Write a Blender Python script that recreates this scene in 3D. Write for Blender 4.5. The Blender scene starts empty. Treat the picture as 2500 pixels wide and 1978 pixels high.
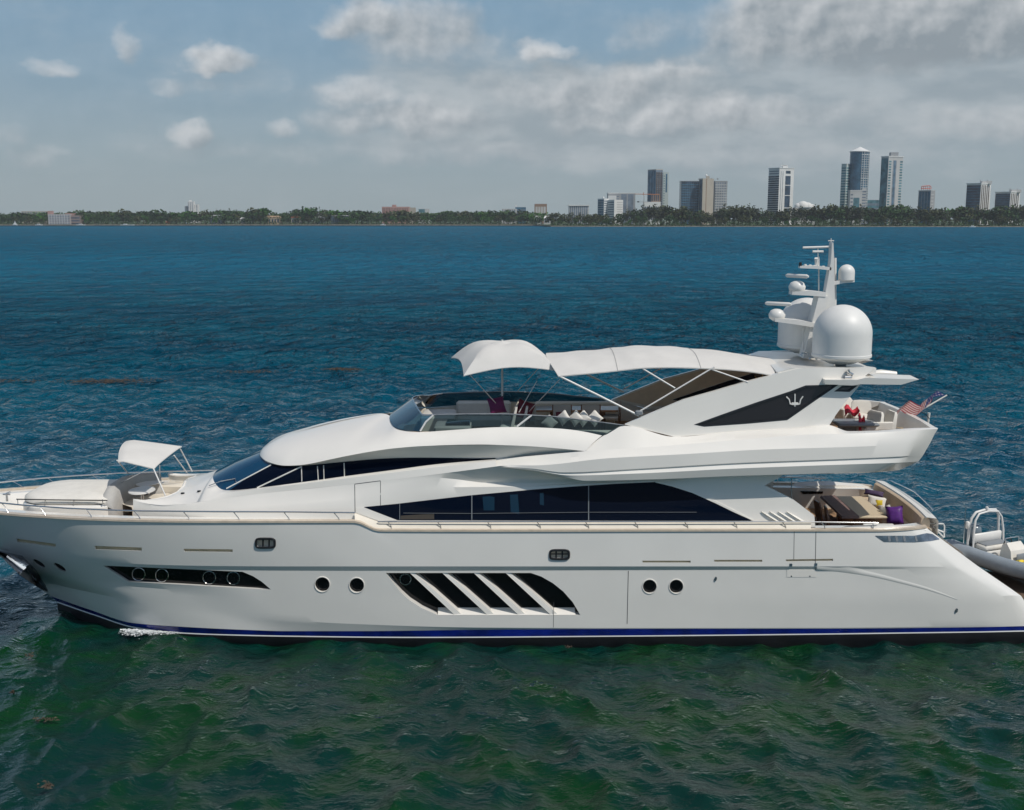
import bpy, bmesh, math, random
import numpy as np
from mathutils import Vector, Matrix
from mathutils.bvhtree import BVHTree
R = math.radians
random.seed(7)
scn = bpy.context.scene
col = scn.collection

# ------------------------------------------------------------------ camera
CAM = Vector((0.0, -34.1, 12.6))
FOC = 2700.0                                   # focal length in photo pixels (photo 2500 x 1978)
PITCH = math.atan(458 / FOC)
cd = bpy.data.cameras.new('camera')
cam = bpy.data.objects.new('camera', cd)
col.objects.link(cam)
cam.location = CAM
cam.rotation_euler = (R(90) - PITCH, 0, 0)
cd.sensor_width = 36.0
cd.lens = 36.0 * FOC / 2500.0
cd.clip_start = 0.5
cd.clip_end = 60000
scn.camera = cam

# ------------------------------------------------------------------ light
SUN_DIR = Vector((0.44, -0.40, 0.80)).normalized()      # towards the sun
sd = bpy.data.lights.new('sun', 'SUN')
sd.energy = 2.9
sd.angle = R(0.53)
sd.color = (1.0, 0.95, 0.87)
sun = bpy.data.objects.new('sun', sd)
col.objects.link(sun)
sun.rotation_euler = SUN_DIR.to_track_quat('Z', 'Y').to_euler()
scn.view_settings.view_transform = 'Standard'
scn.view_settings.look = 'None'
scn.view_settings.exposure = 0.08
scn.view_settings.gamma = 1.0
scn.cycles.max_bounces = 8
scn.cycles.transparent_max_bounces = 12
scn.cycles.caustics_reflective = False
scn.cycles.caustics_refractive = False
scn.cycles.sample_clamp_indirect = 4.0
scn.cycles.use_denoising = True

# ------------------------------------------------------------------ node helpers
class NT:
    def __init__(s, tree):
        s.t = tree; s.n = tree.nodes; s.l = tree.links
    def new(s, kind, **kw):
        nd = s.n.new(kind)
        for k, v in kw.items(): setattr(nd, k, v)
        return nd
    def put(s, sock, v):
        if isinstance(v, bpy.types.NodeSocket): s.l.new(v, sock)
        elif v is not None: sock.default_value = v
    def m(s, op, a, b=None, c=None, clamp=False):
        nd = s.new('ShaderNodeMath', operation=op); nd.use_clamp = clamp
        for i, v in enumerate((a, b, c)): 
            if v is not None: s.put(nd.inputs[i], v)
        return nd.outputs[0]
    def mixc(s, f, a, b, blend='MIX'):
        nd = s.new('ShaderNodeMix', data_type='RGBA', blend_type=blend)
        s.put(nd.inputs[0], f)
        for i, v in ((6, a), (7, b)):
            if not isinstance(v, bpy.types.NodeSocket): v = (*v, 1) if len(v) == 3 else v
            s.put(nd.inputs[i], v)
        return nd.outputs[2]
    def smooth(s, v, lo, hi, a=0.0, b=1.0):
        nd = s.new('ShaderNodeMapRange', interpolation_type='SMOOTHSTEP')
        for i, q in enumerate((v, lo, hi, a, b)): s.put(nd.inputs[i], q)
        return nd.outputs[0]
    def noise(s, vec, scale, detail=4, rough=0.5, dist=0.0, dim='3D'):
        nd = s.new('ShaderNodeTexNoise', noise_dimensions=dim)
        if vec is not None: s.l.new(vec, nd.inputs['Vector'])
        s.put(nd.inputs['Scale'], scale); s.put(nd.inputs['Detail'], detail)
        s.put(nd.inputs['Roughness'], rough); s.put(nd.inputs['Distortion'], dist)
        return nd.outputs[0]
    def xyz(s, x, y, z):
        nd = s.new('ShaderNodeCombineXYZ')
        for i, v in enumerate((x, y, z)): s.put(nd.inputs[i], v)
        return nd.outputs[0]

# ------------------------------------------------------------------ sky
world = bpy.data.worlds.new('World')
scn.world = world
world.use_nodes = True
w = NT(world.node_tree)
w.n.clear()
w_out = w.new('ShaderNodeOutputWorld')
bg = w.new('ShaderNodeBackground')
bg.inputs[1].default_value = 0.075
sky = w.new('ShaderNodeTexSky', sky_type='NISHITA')
sky.sun_disc = False
sky.sun_elevation = math.asin(SUN_DIR.z)
sky.sun_rotation = math.atan2(SUN_DIR.x, SUN_DIR.y)
sky.altitude = 0
sky.air_density = 1.0
sky.dust_density = 0.6
sky.ozone_density = 2.0
tc = w.new('ShaderNodeTexCoord')
sep = w.new('ShaderNodeSeparateXYZ')
w.l.new(tc.outputs['Generated'], sep.inputs[0])
dx, dy, dz = sep.outputs
U = w.m('ARCTAN2', dx, dy)                     # azimuth, 0 straight over the yacht
V = w.m('ARCSINE', dz)                         # elevation
warpv = w.xyz(w.m('MULTIPLY', U, 1.0), w.m('MULTIPLY', V, 1.5), 0.0)
wn1 = w.new('ShaderNodeTexNoise', noise_dimensions='3D')
w.l.new(warpv, wn1.inputs['Vector']); wn1.inputs['Scale'].default_value = 28; wn1.inputs['Detail'].default_value = 5
ws = w.new('ShaderNodeSeparateXYZ'); w.l.new(wn1.outputs[1], ws.inputs[0])
Uw = w.m('ADD', U, w.m('MULTIPLY', w.m('SUBTRACT', ws.outputs[0], 0.5), 0.045))
Vw = w.m('ADD', V, w.m('MULTIPLY', w.m('SUBTRACT', ws.outputs[1], 0.5), 0.030))
def blob(px, py, rx, ry, wt, base=0.6, du=0.0, dv=0.0):
    u0 = math.atan((px - 1250) / FOC); v0 = (531 - py) / FOC
    a = w.m('DIVIDE', w.m('SUBTRACT', Uw, u0 - du), rx / FOC)
    dvv = w.m('SUBTRACT', Vw, v0 - dv)
    b = w.m('DIVIDE', dvv, ry / FOC)
    # flatter underside: squeeze the part below the centre
    b = w.m('MULTIPLY', b, w.m('ADD', 1.0, w.m('MULTIPLY', w.m('LESS_THAN', dvv, 0.0), base)))
    d2 = w.m('ADD', w.m('MULTIPLY', a, a), w.m('MULTIPLY', b, b))
    return w.m('MULTIPLY', w.m('SUBTRACT', 1.0, d2), wt)
blobs = [(2200, 110, 560, 150, 1.2, .3), (1880, 70, 130, 120, .9, .3), (2480, 60, 260, 150, .9, .2),
         (920, 95, 130, 80, .75, .8), (1040, 125, 175, 110, .6, .8), (555, 195, 88, 58, .95, 1.2), (545, 238, 150, 26, .22, .2),
         (345, 150, 42, 50, .42, .2), (165, 205, 60, 26, .38, .5), (478, 350, 62, 52, .95, .8), (470, 382, 130, 28, .25, .3),
         (690, 325, 45, 32, .40, .5), (120, 400, 75, 28, .40, .4), (20, 360, 60, 40, .3, .4),
         (1010, 300, 260, 62, .62, .3), (1320, 165, 80, 40, .8, .8), (1400, 250, 330, 80, .55, .3),
         (1560, 310, 260, 55, .7, .5), (1640, 200, 120, 40, .5, .5), (1590, 110, 140, 65, .38, .5),
         (1700, 300, 420, 60, .6, .3), (2380, 320, 240, 50, .45, .3), (1050, 380, 420, 40, .35, .2), (1900, 390, 500, 30, .25, .2),
         (880, 250, 110, 40, .55, .5)]
acc = None; acc_l = None
for b_ in blobs:
    o = w.m('MAXIMUM', blob(*b_), -0.6)
    acc = o if acc is None else w.m('MAXIMUM', acc, o)
    o = w.m('MAXIMUM', blob(*b_, du=-0.006, dv=0.011), -0.6)
    acc_l = o if acc_l is None else w.m('MAXIMUM', acc_l, o)
edge = w.m('SUBTRACT', acc, acc_l)                             # towards the light the cloud thins out: its sunny rim
puffv = w.xyz(U, w.m('MULTIPLY', V, 1.05), 0.3)
puff = w.noise(puffv, 34, 6, 0.52)
puff_big = w.noise(w.xyz(U, w.m('MULTIPLY', V, 1.1), 2.3), 13, 5, 0.5)
puff_up = w.noise(w.xyz(w.m('ADD', U, -0.006), w.m('MULTIPLY', w.m('ADD', V, 0.006), 1.05), 0.3), 34, 4, 0.5)
big = w.noise(w.xyz(U, w.m('MULTIPLY', V, 2.2), 4.0), 7.0, 5, 0.55)
upper = w.m('MULTIPLY', w.m('SUBTRACT', big, 0.65), w.smooth(V, 0.19, 0.34, 0.0, 7.0))   # broken cloud over the rest of the sky
behind = w.smooth(dy, 0.55, 0.2, 0.0, 1.0)
acc = w.m('ADD', w.m('MULTIPLY', acc, 1.55), w.m('ADD', w.m('MULTIPLY', w.m('SUBTRACT', puff, 0.5), 1.0), w.m('MULTIPLY', w.m('SUBTRACT', puff_big, 0.5), 1.5)))
dens = w.smooth(w.m('MAXIMUM', acc, upper), -0.30, 1.25)
light = w.m('ADD', w.m('ADD', w.m('MULTIPLY', w.m('SUBTRACT', puff, puff_up), 1.7), w.m('MULTIPLY', edge, 0.65)), 0.45)
body = w.smooth(acc, 0.55, 1.7)                                # thick middles are greyer
darkbase = w.m('MULTIPLY', w.smooth(U, 0.13, 0.30), w.smooth(V, 0.185, 0.115))
darkbase = w.m('MULTIPLY', darkbase, w.smooth(V, 0.082, 0.11))
lit = w.m('SUBTRACT', w.m('SUBTRACT', light, w.m('MULTIPLY', body, 0.14)), w.m('MULTIPLY', darkbase, 0.20), clamp=True)
cl_shade = (3.4, 3.95, 4.4)
cl_lit = (8.1, 8.3, 8.5)
cloudc = w.mixc(lit, cl_shade, cl_lit)
# the clear air: deeper blue above, greyer haze near the horizon
tint = w.mixc(w.smooth(V, 0.0, 0.20), (3.75, 4.65, 5.1), (2.45, 4.25, 5.95))
sky_low = w.mixc(0.88, sky.outputs[0], tint)
skymix = w.mixc(w.smooth(V, 0.20, 0.60), sky_low, sky.outputs[0])
skymix = w.mixc(w.m('MULTIPLY', w.smooth(V, 0.8, 1.1), w.smooth(big, 0.3, 0.6, 0.2, 0.55)), skymix, (7.0, 7.2, 7.4))   # broken cloud overhead, out of view, whitened to add ambient fill light
veil = w.mixc(w.m('MULTIPLY', w.smooth(V, 0.10, 0.0), 0.70), cloudc, (3.9, 4.6, 5.0))
vb = None
for b_ in ((1300, 300, 620, 150, 1.0, .1), (1900, 300, 900, 190, 1.1, .1), (2350, 120, 620, 260, 1.3, .1), (1050, 150, 260, 130, .6, .2), (560, 215, 190, 60, .35, .2), (480, 370, 200, 50, .35, .2)):
    o = w.m('MAXIMUM', blob(*b_), 0.0); vb = o if vb is None else w.m('ADD', vb, o)
vn = w.noise(w.xyz(U, w.m('MULTIPLY', V, 2.3), 7.0), 14, 6, 0.55)
vd = w.m('MULTIPLY', w.smooth(w.m('ADD', vb, w.m('MULTIPLY', w.m('SUBTRACT', vn, 0.5), 1.2)), -0.1, 1.15), 0.80)
skymix = w.mixc(vd, skymix, w.mixc(w.smooth(vn, 0.35, 0.68), (4.0, 4.65, 5.1), (5.8, 6.3, 6.6)))
final = w.mixc(w.m('MULTIPLY', dens, w.smooth(V, -0.01, 0.09, 0.35, 0.90)), skymix, veil)
w.l.new(final, bg.inputs[0])
w.l.new(bg.outputs[0], w_out.inputs[0])

# ------------------------------------------------------------------ materials
MATS = {}
def mat(name, color, rough=0.5, metal=0.0, spec=0.5, coat=0.0, var=0.0, vscale=3.0, bump=0.0, bscale=40.0, trans=0.0, emit=None):
    if name in MATS: return MATS[name]
    m = bpy.data.materials.new(name); m.use_nodes = True
    n = NT(m.node_tree); p = n.n['Principled BSDF']
    p.inputs['Base Color'].default_value = (*color, 1)
    p.inputs['Roughness'].default_value = rough
    p.inputs['Metallic'].default_value = metal
    p.inputs['Specular IOR Level'].default_value = spec
    p.inputs['Coat Weight'].default_value = coat
    p.inputs['Coat Roughness'].default_value = 0.08
    if trans: p.inputs['Transmission Weight'].default_value = trans
    if var or bump:
        t = n.new('ShaderNodeTexCoord')
        if var:
            nz = n.noise(t.outputs['Object'], vscale, 5, 0.6)
            f = n.smooth(nz, 0.3, 0.7)
            lo = tuple(c * (1 - var) for c in color); hi = tuple(min(1, c * (1 + var)) for c in color)
            n.l.new(n.mixc(f, lo, hi), p.inputs['Base Color'])
        if bump:
            b = n.new('ShaderNodeBump'); b.inputs['Strength'].default_value = bump; b.inputs['Distance'].default_value = 0.02
            n.l.new(n.noise(t.outputs['Object'], bscale, 4), b.inputs['Height'])
            n.l.new(b.outputs[0], p.inputs['Normal'])
    MATS[name] = m
    return m
GEL = mat('white_gelcoat', (0.81, 0.78, 0.725), 0.28, coat=0.5, var=0.02, vscale=0.6)
GELH = mat('hull_gelcoat', (0.79, 0.77, 0.725), 0.22, coat=0.8, var=0.025, vscale=0.5)
CREAM = mat('cream_moulding', (0.74, 0.68, 0.58), 0.45, var=0.03, vscale=2)
SLOT = mat('vent_recess', (0.50, 0.41, 0.27), 0.5, var=0.1)
CAPW = mat('varnished_cap', (0.56, 0.47, 0.37), 0.35, coat=0.3, var=0.10, vscale=5)
TEAK = mat('teak_deck', (0.33, 0.20, 0.11), 0.6, var=0.25, vscale=9)
WOOD = mat('dark_wood', (0.17, 0.075, 0.035), 0.4, coat=0.3, var=0.3, vscale=7)
TAN = mat('tan_upholstery', (0.62, 0.49, 0.36), 0.7, var=0.06, vscale=5)
LINING = mat('tan_lining', (0.74, 0.60, 0.46), 0.75, var=0.05, vscale=4)
BROWNF = mat('brown_cover', (0.21, 0.135, 0.12), 0.75, var=0.1, vscale=6)
CUSH = mat('white_cushion', (0.72, 0.69, 0.63), 0.8, var=0.05, vscale=3, bump=0.15, bscale=60)
CUSHG = mat('grey_cushion', (0.42, 0.41, 0.39), 0.8, var=0.06, vscale=3)
CANV = mat('white_canvas', (0.82, 0.80, 0.765), 0.85, var=0.035, vscale=1.5, bump=0.2, bscale=25)
cn_ = NT(CANV.node_tree); tr_n = cn_.new('ShaderNodeBsdfTranslucent'); tr_n.inputs[0].default_value = (.70, .66, .58, 1); mx_n = cn_.new('ShaderNodeMixShader'); mx_n.inputs[0].default_value = .24
cn_.l.new(cn_.n['Principled BSDF'].outputs[0], mx_n.inputs[1]); cn_.l.new(tr_n.outputs[0], mx_n.inputs[2]); cn_.l.new(mx_n.outputs[0], cn_.n['Material Output'].inputs[0])
BLACK = mat('black_glass', (0.004, 0.006, 0.012), 0.04, spec=0.6, coat=0.3)
NAVY = mat('navy_glass', (0.003, 0.006, 0.016), 0.03, spec=0.07)
SCREENB = mat('windscreen_sky_tint', (0.004, 0.05, 0.11), 0.03, spec=0.75, coat=0.3)  # blue base colour stands in for the sky mirrored in the front glass
PANE = mat('dark_pane', (0.003, 0.003, 0.004), 0.12, spec=0.35)
RUB = mat('black_trim', (0.012, 0.013, 0.016), 0.4)
CHROME = mat('stainless_steel', (0.72, 0.72, 0.72), 0.18, metal=1.0)
STEELD = mat('brushed_steel', (0.30, 0.33, 0.36), 0.30, metal=1.0, var=0.3, vscale=4)
ALU = mat('white_tube', (0.72, 0.71, 0.69), 0.35)
BOOT = mat('blue_boot_stripe', (0.003, 0.012, 0.17), 0.2, coat=0.5, var=0.45, vscale=1.2)
LINEW = mat('white_line', (0.75, 0.75, 0.75), 0.35)
ANTI = mat('black_antifouling', (0.006, 0.006, 0.010), 0.5, var=0.3)
MASTW = mat('mast_paint', (0.73, 0.715, 0.68), 0.4, var=0.02)
DOMEW = mat('dome_shell', (0.74, 0.73, 0.70), 0.45, var=0.02)
SEAM = mat('seam_line', (0.06, 0.06, 0.065), 0.6)
PURPLE = mat('purple_fabric', (0.085, 0.012, 0.17), 0.5, var=0.2, vscale=9)
PLUM = mat('plum_fabric', (0.13, 0.008, 0.075), 0.6, var=0.15, vscale=9)
WINE = mat('wine_fabric', (0.12, 0.004, 0.02), 0.6, var=0.15, vscale=9)
RED = mat('red_towel', (0.55, 0.035, 0.06), 0.8, var=0.25, vscale=6)
YEL = mat('yellow_fabric', (0.70, 0.52, 0.03), 0.7, var=0.2, vscale=6)
GREY = mat('grey_plastic', (0.22, 0.24, 0.26), 0.4)
HYP = mat('grey_hypalon', (0.27, 0.31, 0.35), 0.55, var=0.06, vscale=3)
GOLD = mat('gold_emblem', (0.55, 0.38, 0.12), 0.3, metal=0.8)
def glass_mat(name, tint, gloss=1.0, op=0.0, opc=(0.02, 0.05, 0.06)):
    m = bpy.data.materials.new(name); m.use_nodes = True
    n = NT(m.node_tree); n.n.clear()
    o = n.new('ShaderNodeOutputMaterial')
    t = n.new('ShaderNodeBsdfTransparent'); t.inputs[0].default_value = (*tint, 1)
    g = n.new('ShaderNodeBsdfGlossy'); g.inputs['Roughness'].default_value = 0.03
    d = n.new('ShaderNodeBsdfDiffuse'); d.inputs[0].default_value = (*opc, 1)
    f = n.new('ShaderNodeFresnel'); f.inputs[0].default_value = 1.5
    a = n.new('ShaderNodeMixShader'); a.inputs[0].default_value = op
    n.l.new(t.outputs[0], a.inputs[1]); n.l.new(d.outputs[0], a.inputs[2])
    b = n.new('ShaderNodeMixShader')
    n.l.new(n.m('MULTIPLY', f.outputs[0], gloss), b.inputs[0])
    n.l.new(a.outputs[0], b.inputs[1]); n.l.new(g.outputs[0], b.inputs[2])
    n.l.new(b.outputs[0], o.inputs[0])
    MATS[name] = m
    return m
TINT = glass_mat('tinted_screen', (0.34, 0.44, 0.44), 1.0, 0.10, (0.10, 0.16, 0.16))
SMOKE = glass_mat('smoked_glass', (0.16, 0.15, 0.17), 1.2, 0.25, (0.05, 0.045, 0.055))
BLUEG = glass_mat('blue_screen', (0.10, 0.22, 0.32), 2.2, 0.3, (0.03, 0.12, 0.20))
TEALG = glass_mat('teal_screen', (0.10, 0.22, 0.25), 1.0, 0.35, (0.006, 0.035, 0.045))
GILLM = PANE

# ------------------------------------------------------------------ geometry helpers
def W(px, py, Y):
    """the point of the upright plane y = Y seen at photo pixel (px, py)"""
    a = (px - 1250) / FOC; b = (py - 989) / FOC
    d = Vector((a, math.cos(PITCH) - b * math.sin(PITCH), -math.sin(PITCH) - b * math.cos(PITCH)))
    return CAM + d * ((Y - CAM.y) / d.y)
def RAY(px, py):
    a = (px - 1250) / FOC; b = (py - 989) / FOC
    return Vector((a, math.cos(PITCH) - b * math.sin(PITCH), -math.sin(PITCH) - b * math.cos(PITCH))).normalized()
def WZ(px, py, z):
    d = RAY(px, py)
    return CAM + d * ((z - CAM.z) / d.z)
def pchip(xs, ys, x):
    n = len(xs)
    if x <= xs[0]: return ys[0]
    if x >= xs[-1]: return ys[-1]
    h = [xs[i + 1] - xs[i] for i in range(n - 1)]
    dl = [(ys[i + 1] - ys[i]) / h[i] for i in range(n - 1)]
    def slope(i):
        if i == 0: return dl[0]
        if i == n - 1: return dl[-1]
        if dl[i - 1] * dl[i] <= 0: return 0.0
        w1 = 2 * h[i] + h[i - 1]; w2 = h[i] + 2 * h[i - 1]
        return (w1 + w2) / (w1 / dl[i - 1] + w2 / dl[i])
    i = max(k for k in range(n - 1) if xs[k] <= x)
    t = (x - xs[i]) / h[i]; m0 = slope(i) * h[i]; m1 = slope(i + 1) * h[i]
    return (2*t**3 - 3*t*t + 1) * ys[i] + (t**3 - 2*t*t + t) * m0 + (-2*t**3 + 3*t*t) * ys[i + 1] + (t**3 - t*t) * m1
class Line:
    """a feature line: control points (px, py, y) rising in px"""
    def __init__(s, pts):
        s.x = [p[0] for p in pts]; s.p = [p[1] for p in pts]; s.y = [p[2] for p in pts]
    def at(s, px): return W(px, pchip(s.x, s.p, px), pchip(s.x, s.y, px))
    def py(s, px): return pchip(s.x, s.p, px)
    def yy(s, px): return pchip(s.x, s.y, px)
    def frac(s, ts): return [s.at(s.x[0] + (s.x[-1] - s.x[0]) * t) for t in ts]
def cr(pts, n):
    """n points on a Catmull-Rom curve through pts (tuples or vectors), even in index"""
    P = [Vector(p) for p in pts]; m = len(P); out = []
    for k in range(n):
        t = k / (n - 1) * (m - 1); i = min(int(t), m - 2); f = t - i
        p0 = P[max(i - 1, 0)]; p1 = P[i]; p2 = P[i + 1]; p3 = P[min(i + 2, m - 1)]
        out.append(0.5 * ((2*p1) + (-p0 + p2)*f + (2*p0 - 5*p1 + 4*p2 - p3)*f*f + (-p0 + 3*p1 - 3*p2 + p3)*f**3))
    return out
def wl(pts): return [W(*p) for p in pts]
class MB:
    def __init__(s): s.v = []; s.f = []; s.mi = []; s.cur = 0
    def vs(s, pts):
        i = len(s.v); s.v.extend(Vector(p) for p in pts); return list(range(i, i + len(pts)))
    def face(s, idx): s.f.append(tuple(idx)); s.mi.append(s.cur)
    def poly(s, pts): s.face(s.vs(pts)); return s
    def loft(s, rows, closed=False, cap=False):
        ids = [s.vs(r) for r in rows]; n = len(rows[0])
        for a, b in zip(ids[:-1], ids[1:]):
            for i in range(n if closed else n - 1):
                j = (i + 1) % n; s.face((a[i], a[j], b[j], b[i]))
        if cap:
            s.face(ids[0][::-1]); s.face(ids[-1])
        return s
    def tube(s, path, r, n=8, cap=True):
        P = [Vector(p) for p in path]; rows = []
        rr = r if isinstance(r, (list, tuple)) else [r] * len(P)
        prev = None
        for i, p in enumerate(P):
            d = (P[min(i + 1, len(P) - 1)] - P[max(i - 1, 0)]).normalized()
            ref = prev if prev is not None else (Vector((0, 0, 1)) if abs(d.z) < 0.9 else Vector((1, 0, 0)))
            a = (ref - d * ref.dot(d)).normalized(); b = d.cross(a); prev = a
            rows.append([p + (a * math.cos(q) + b * math.sin(q)) * rr[i] for q in [2*math.pi*k/n for k in range(n)]])
        s.loft(rows, True, cap); return s
    def box(s, c, size, rz=0.0, taper=1.0, bev=0.0):
        cx, cy, cz = c; a, b, h = size[0]/2, size[1]/2, size[2]/2
        M = Matrix.Rotation(rz, 3, 'Z'); C = Vector(c)
        if bev:
            rows = []
            for z, k in ((-h, bev), (-h + bev, 0), (h - bev, 0), (h, bev)):
                q = taper if z > 0 else 1.0
                x, y = a*q - k, b*q - k; e = min(bev, x*0.5, y*0.5) if True else 0
                ring = [(-x+e,-y),(x-e,-y),(x,-y+e),(x,y-e),(x-e,y),(-x+e,y),(-x,y-e),(-x,-y+e)]
                rows.append([C + M @ Vector((u, v_, z)) for u, v_ in ring])
            s.loft(rows, True, True); return s
        lo = [C + M @ Vector((u, v_, -h)) for u, v_ in ((-a,-b),(a,-b),(a,b),(-a,b))]
        hi = [C + M @ Vector((u*taper, v_*taper, h)) for u, v_ in ((-a,-b),(a,-b),(a,b),(-a,b))]
        s.loft([lo, hi], True, True); return s
    def lathe(s, c, prof, n=24, axis='Z', sx=1.0, sy=1.0):
        C = Vector(c); rows = []
        for r, z in prof:
            rows.append([C + Vector((r*sx*math.cos(2*math.pi*k/n), r*sy*math.sin(2*math.pi*k/n), z)) for k in range(n)])
        s.loft(rows, True, True); return s
    def prism(s, poly, d):
        """polygon (3-D points) pushed along d"""
        D = Vector(d); a = s.vs(poly); b = s.vs([Vector(p) + D for p in poly]); n = len(a)
        s.face(a[::-1]); s.face(b)
        for i in range(n):
            j = (i + 1) % n; s.face((a[i], a[j], b[j], b[i]))
        return s
    def pillow(s, c, ax, ay, an, t=0.12, n=8):
        """soft cushion: half axes ax, ay (vectors), normal an"""
        C = Vector(c); ax = Vector(ax); ay = Vector(ay); an = Vector(an).normalized()
        for sg in (1, -1):
            rows = []
            for i in range(n + 1):
                u = -1 + 2*i/n; row = []
                for j in range(n + 1):
                    v_ = -1 + 2*j/n
                    k = 1 - 0.10*(1 - u*u) if abs(v_) == 1 else 1
                    h = t * ((1 - u**4) * (1 - v_**4))**0.5
                    sx = u * (1 - 0.10 * (1 - v_*v_)); sy = v_ * (1 - 0.10 * (1 - u*u))
                    row.append(C + ax*sx + ay*sy + an*h*sg)
                rows.append(row)
            s.loft(rows)
        return s
    def mirror(s):
        n = len(s.v); s.v.extend(Vector((p.x, -p.y, p.z)) for p in s.v[:n])
        for f, m_ in list(zip(s.f, s.mi)): s.f.append(tuple(i + n for i in reversed(f))); s.mi.append(m_)
        return s
    def build(s, name, m, parent=None, smooth=35, fix=True, local=False, label=None):
        me = bpy.data.meshes.new(name)
        vv = s.v
        if parent is not None and not local:
            q = parent; off = Vector((0, 0, 0))
            while q is not None: off += q.location; q = q.parent
            vv = [p - off for p in s.v]
        me.from_pydata([tuple(p) for p in vv], [], s.f)
        ms = m if isinstance(m, (list, tuple)) else [m]
        for q in ms: me.materials.append(q)
        if len(ms) > 1: me.polygons.foreach_set('material_index', s.mi)
        if fix:
            b = bmesh.new(); b.from_mesh(me)
            bmesh.ops.remove_doubles(b, verts=b.verts, dist=0.0008)
            bmesh.ops.recalc_face_normals(b, faces=b.faces)
            b.to_mesh(me); b.free()
        if smooth:
            me.polygons.foreach_set('use_smooth', [True] * len(me.polygons))
            me.set_sharp_from_angle(angle=R(smooth))
        me.update()
        o = bpy.data.objects.new(name, me); col.objects.link(o)
        if smooth: o.shadow_terminator_geometry_offset = 0.12
        if parent is not None: o.parent = parent
        if label: o['label'] = label
        return o
def thing(name, label, cat, loc=(0, 0, 0), rz=0.0, group=None):
    o = bpy.data.objects.new(name, None); col.objects.link(o)
    o.location = loc; o.rotation_euler = (0, 0, rz); o.empty_display_size = 0.3
    o['label'] = label; o['category'] = cat
    if group: o['group'] = group
    return o
def tag(o, label, cat, group=None):
    o['label'] = label; o['category'] = cat
    if group: o['group'] = group
    return o
def dup(root, loc=None, rz=None, sc=None, label=None, group=None):
    def cp(o, par):
        c = o.copy(); col.objects.link(c)
        if par is not None: c.parent = par
        for ch in o.children: cp(ch, c)
        return c
    r = cp(root, None)
    if loc is not None: r.location = loc
    if rz is not None: r.rotation_euler = (0, 0, rz)
    if sc is not None: r.scale = sc
    if label: r['label'] = label
    if group: r['group'] = group
    return r
def bvh(o):
    dg = bpy.context.evaluated_depsgraph_get(); dg.update()
    b = bmesh.new(); b.from_mesh(o.data); t = BVHTree.FromBMesh(b); b.free(); return t
def hit(tree, px, py, Y=-2.9):
    h = tree.ray_cast(CAM, RAY(px, py))
    if h[0] is None: return W(px, py, Y), -RAY(px, py)
    n_ = h[1]
    if n_.dot(RAY(px, py)) > 0: n_ = -n_
    return h[0], n_
def strip_pts(top, bot, nx, ny):
    """grid in the photo's pixels between two polylines rising in px"""
    def li(pl, t):
        x = pl[0][0] + (pl[-1][0] - pl[0][0]) * t
        for a, b in zip(pl[:-1], pl[1:]):
            if x <= b[0] + 1e-9:
                f = 0 if b[0] == a[0] else (x - a[0]) / (b[0] - a[0]); return (x, a[1] + (b[1] - a[1]) * f)
        return pl[-1]
    ts = sorted(set([i / nx for i in range(nx + 1)]
        + [(p[0] - pl[0][0]) / (pl[-1][0] - pl[0][0]) for pl in (top, bot) for p in pl if pl[-1][0] != pl[0][0]]))
    g = []
    for t in ts:
        a = li(top, t); b = li(bot, t)
        g.append([(a[0] + (b[0]-a[0])*k/ny, a[1] + (b[1]-a[1])*k/ny) for k in range(ny + 1)])
    return g
def on_surface(mb, tree, top, bot, nx=24, ny=4, off=0.012, back=0.02, Y=-2.9):
    """a thin solid panel lying on a surface"""
    g = strip_pts(top, bot, nx, ny)
    A = []; B = []
    for r in g:
        ra = []; rb = []
        for p in r:
            h, n_ = hit(tree, *p, Y); ra.append(h + n_*off); rb.append(h - n_*back)
        A.append(ra); B.append(rb)
    mb.loft(A); mb.loft(B)
    mb.loft([[r[0] for r in A], [r[0] for r in B]]); mb.loft([[r[-1] for r in A], [r[-1] for r in B]])
    mb.loft([A[0], B[0]]); mb.loft([A[-1], B[-1]])
    return mb
def cutter(mb, tree, top, bot, depth, nx=20, ny=2):
    g = strip_pts(top, bot, nx, ny)
    A = [[hit(tree, *p)[0] + Vector((0, -0.25, 0)) for p in r] for r in g]
    B = [[hit(tree, *p)[0] + Vector((0, depth, 0)) for p in r] for r in g]
    mb.loft(A); mb.loft(B)
    mb.loft([[r[0] for r in A], [r[0] for r in B]]); mb.loft([[r[-1] for r in A], [r[-1] for r in B]])
    mb.loft([A[0], B[0]]); mb.loft([A[-1], B[-1]])
    return mb
def circ(px, py, r, n=16): return [(px + r*math.cos(a), py + r*math.sin(a)) for a in [2*math.pi*k/n for k in range(n)]]
def arcs(px, py, rx, ry=None, n=10, slant=0.0):
    ry = ry or rx
    top = [(px - rx*math.cos(math.pi*k/n), py - ry*math.sin(math.pi*k/n) - slant*rx*math.cos(math.pi*k/n)) for k in range(n + 1)]
    bot = [(px - rx*math.cos(math.pi*k/n), py + ry*math.sin(math.pi*k/n) - slant*rx*math.cos(math.pi*k/n)) for k in range(n + 1)]
    return top, bot

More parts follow.
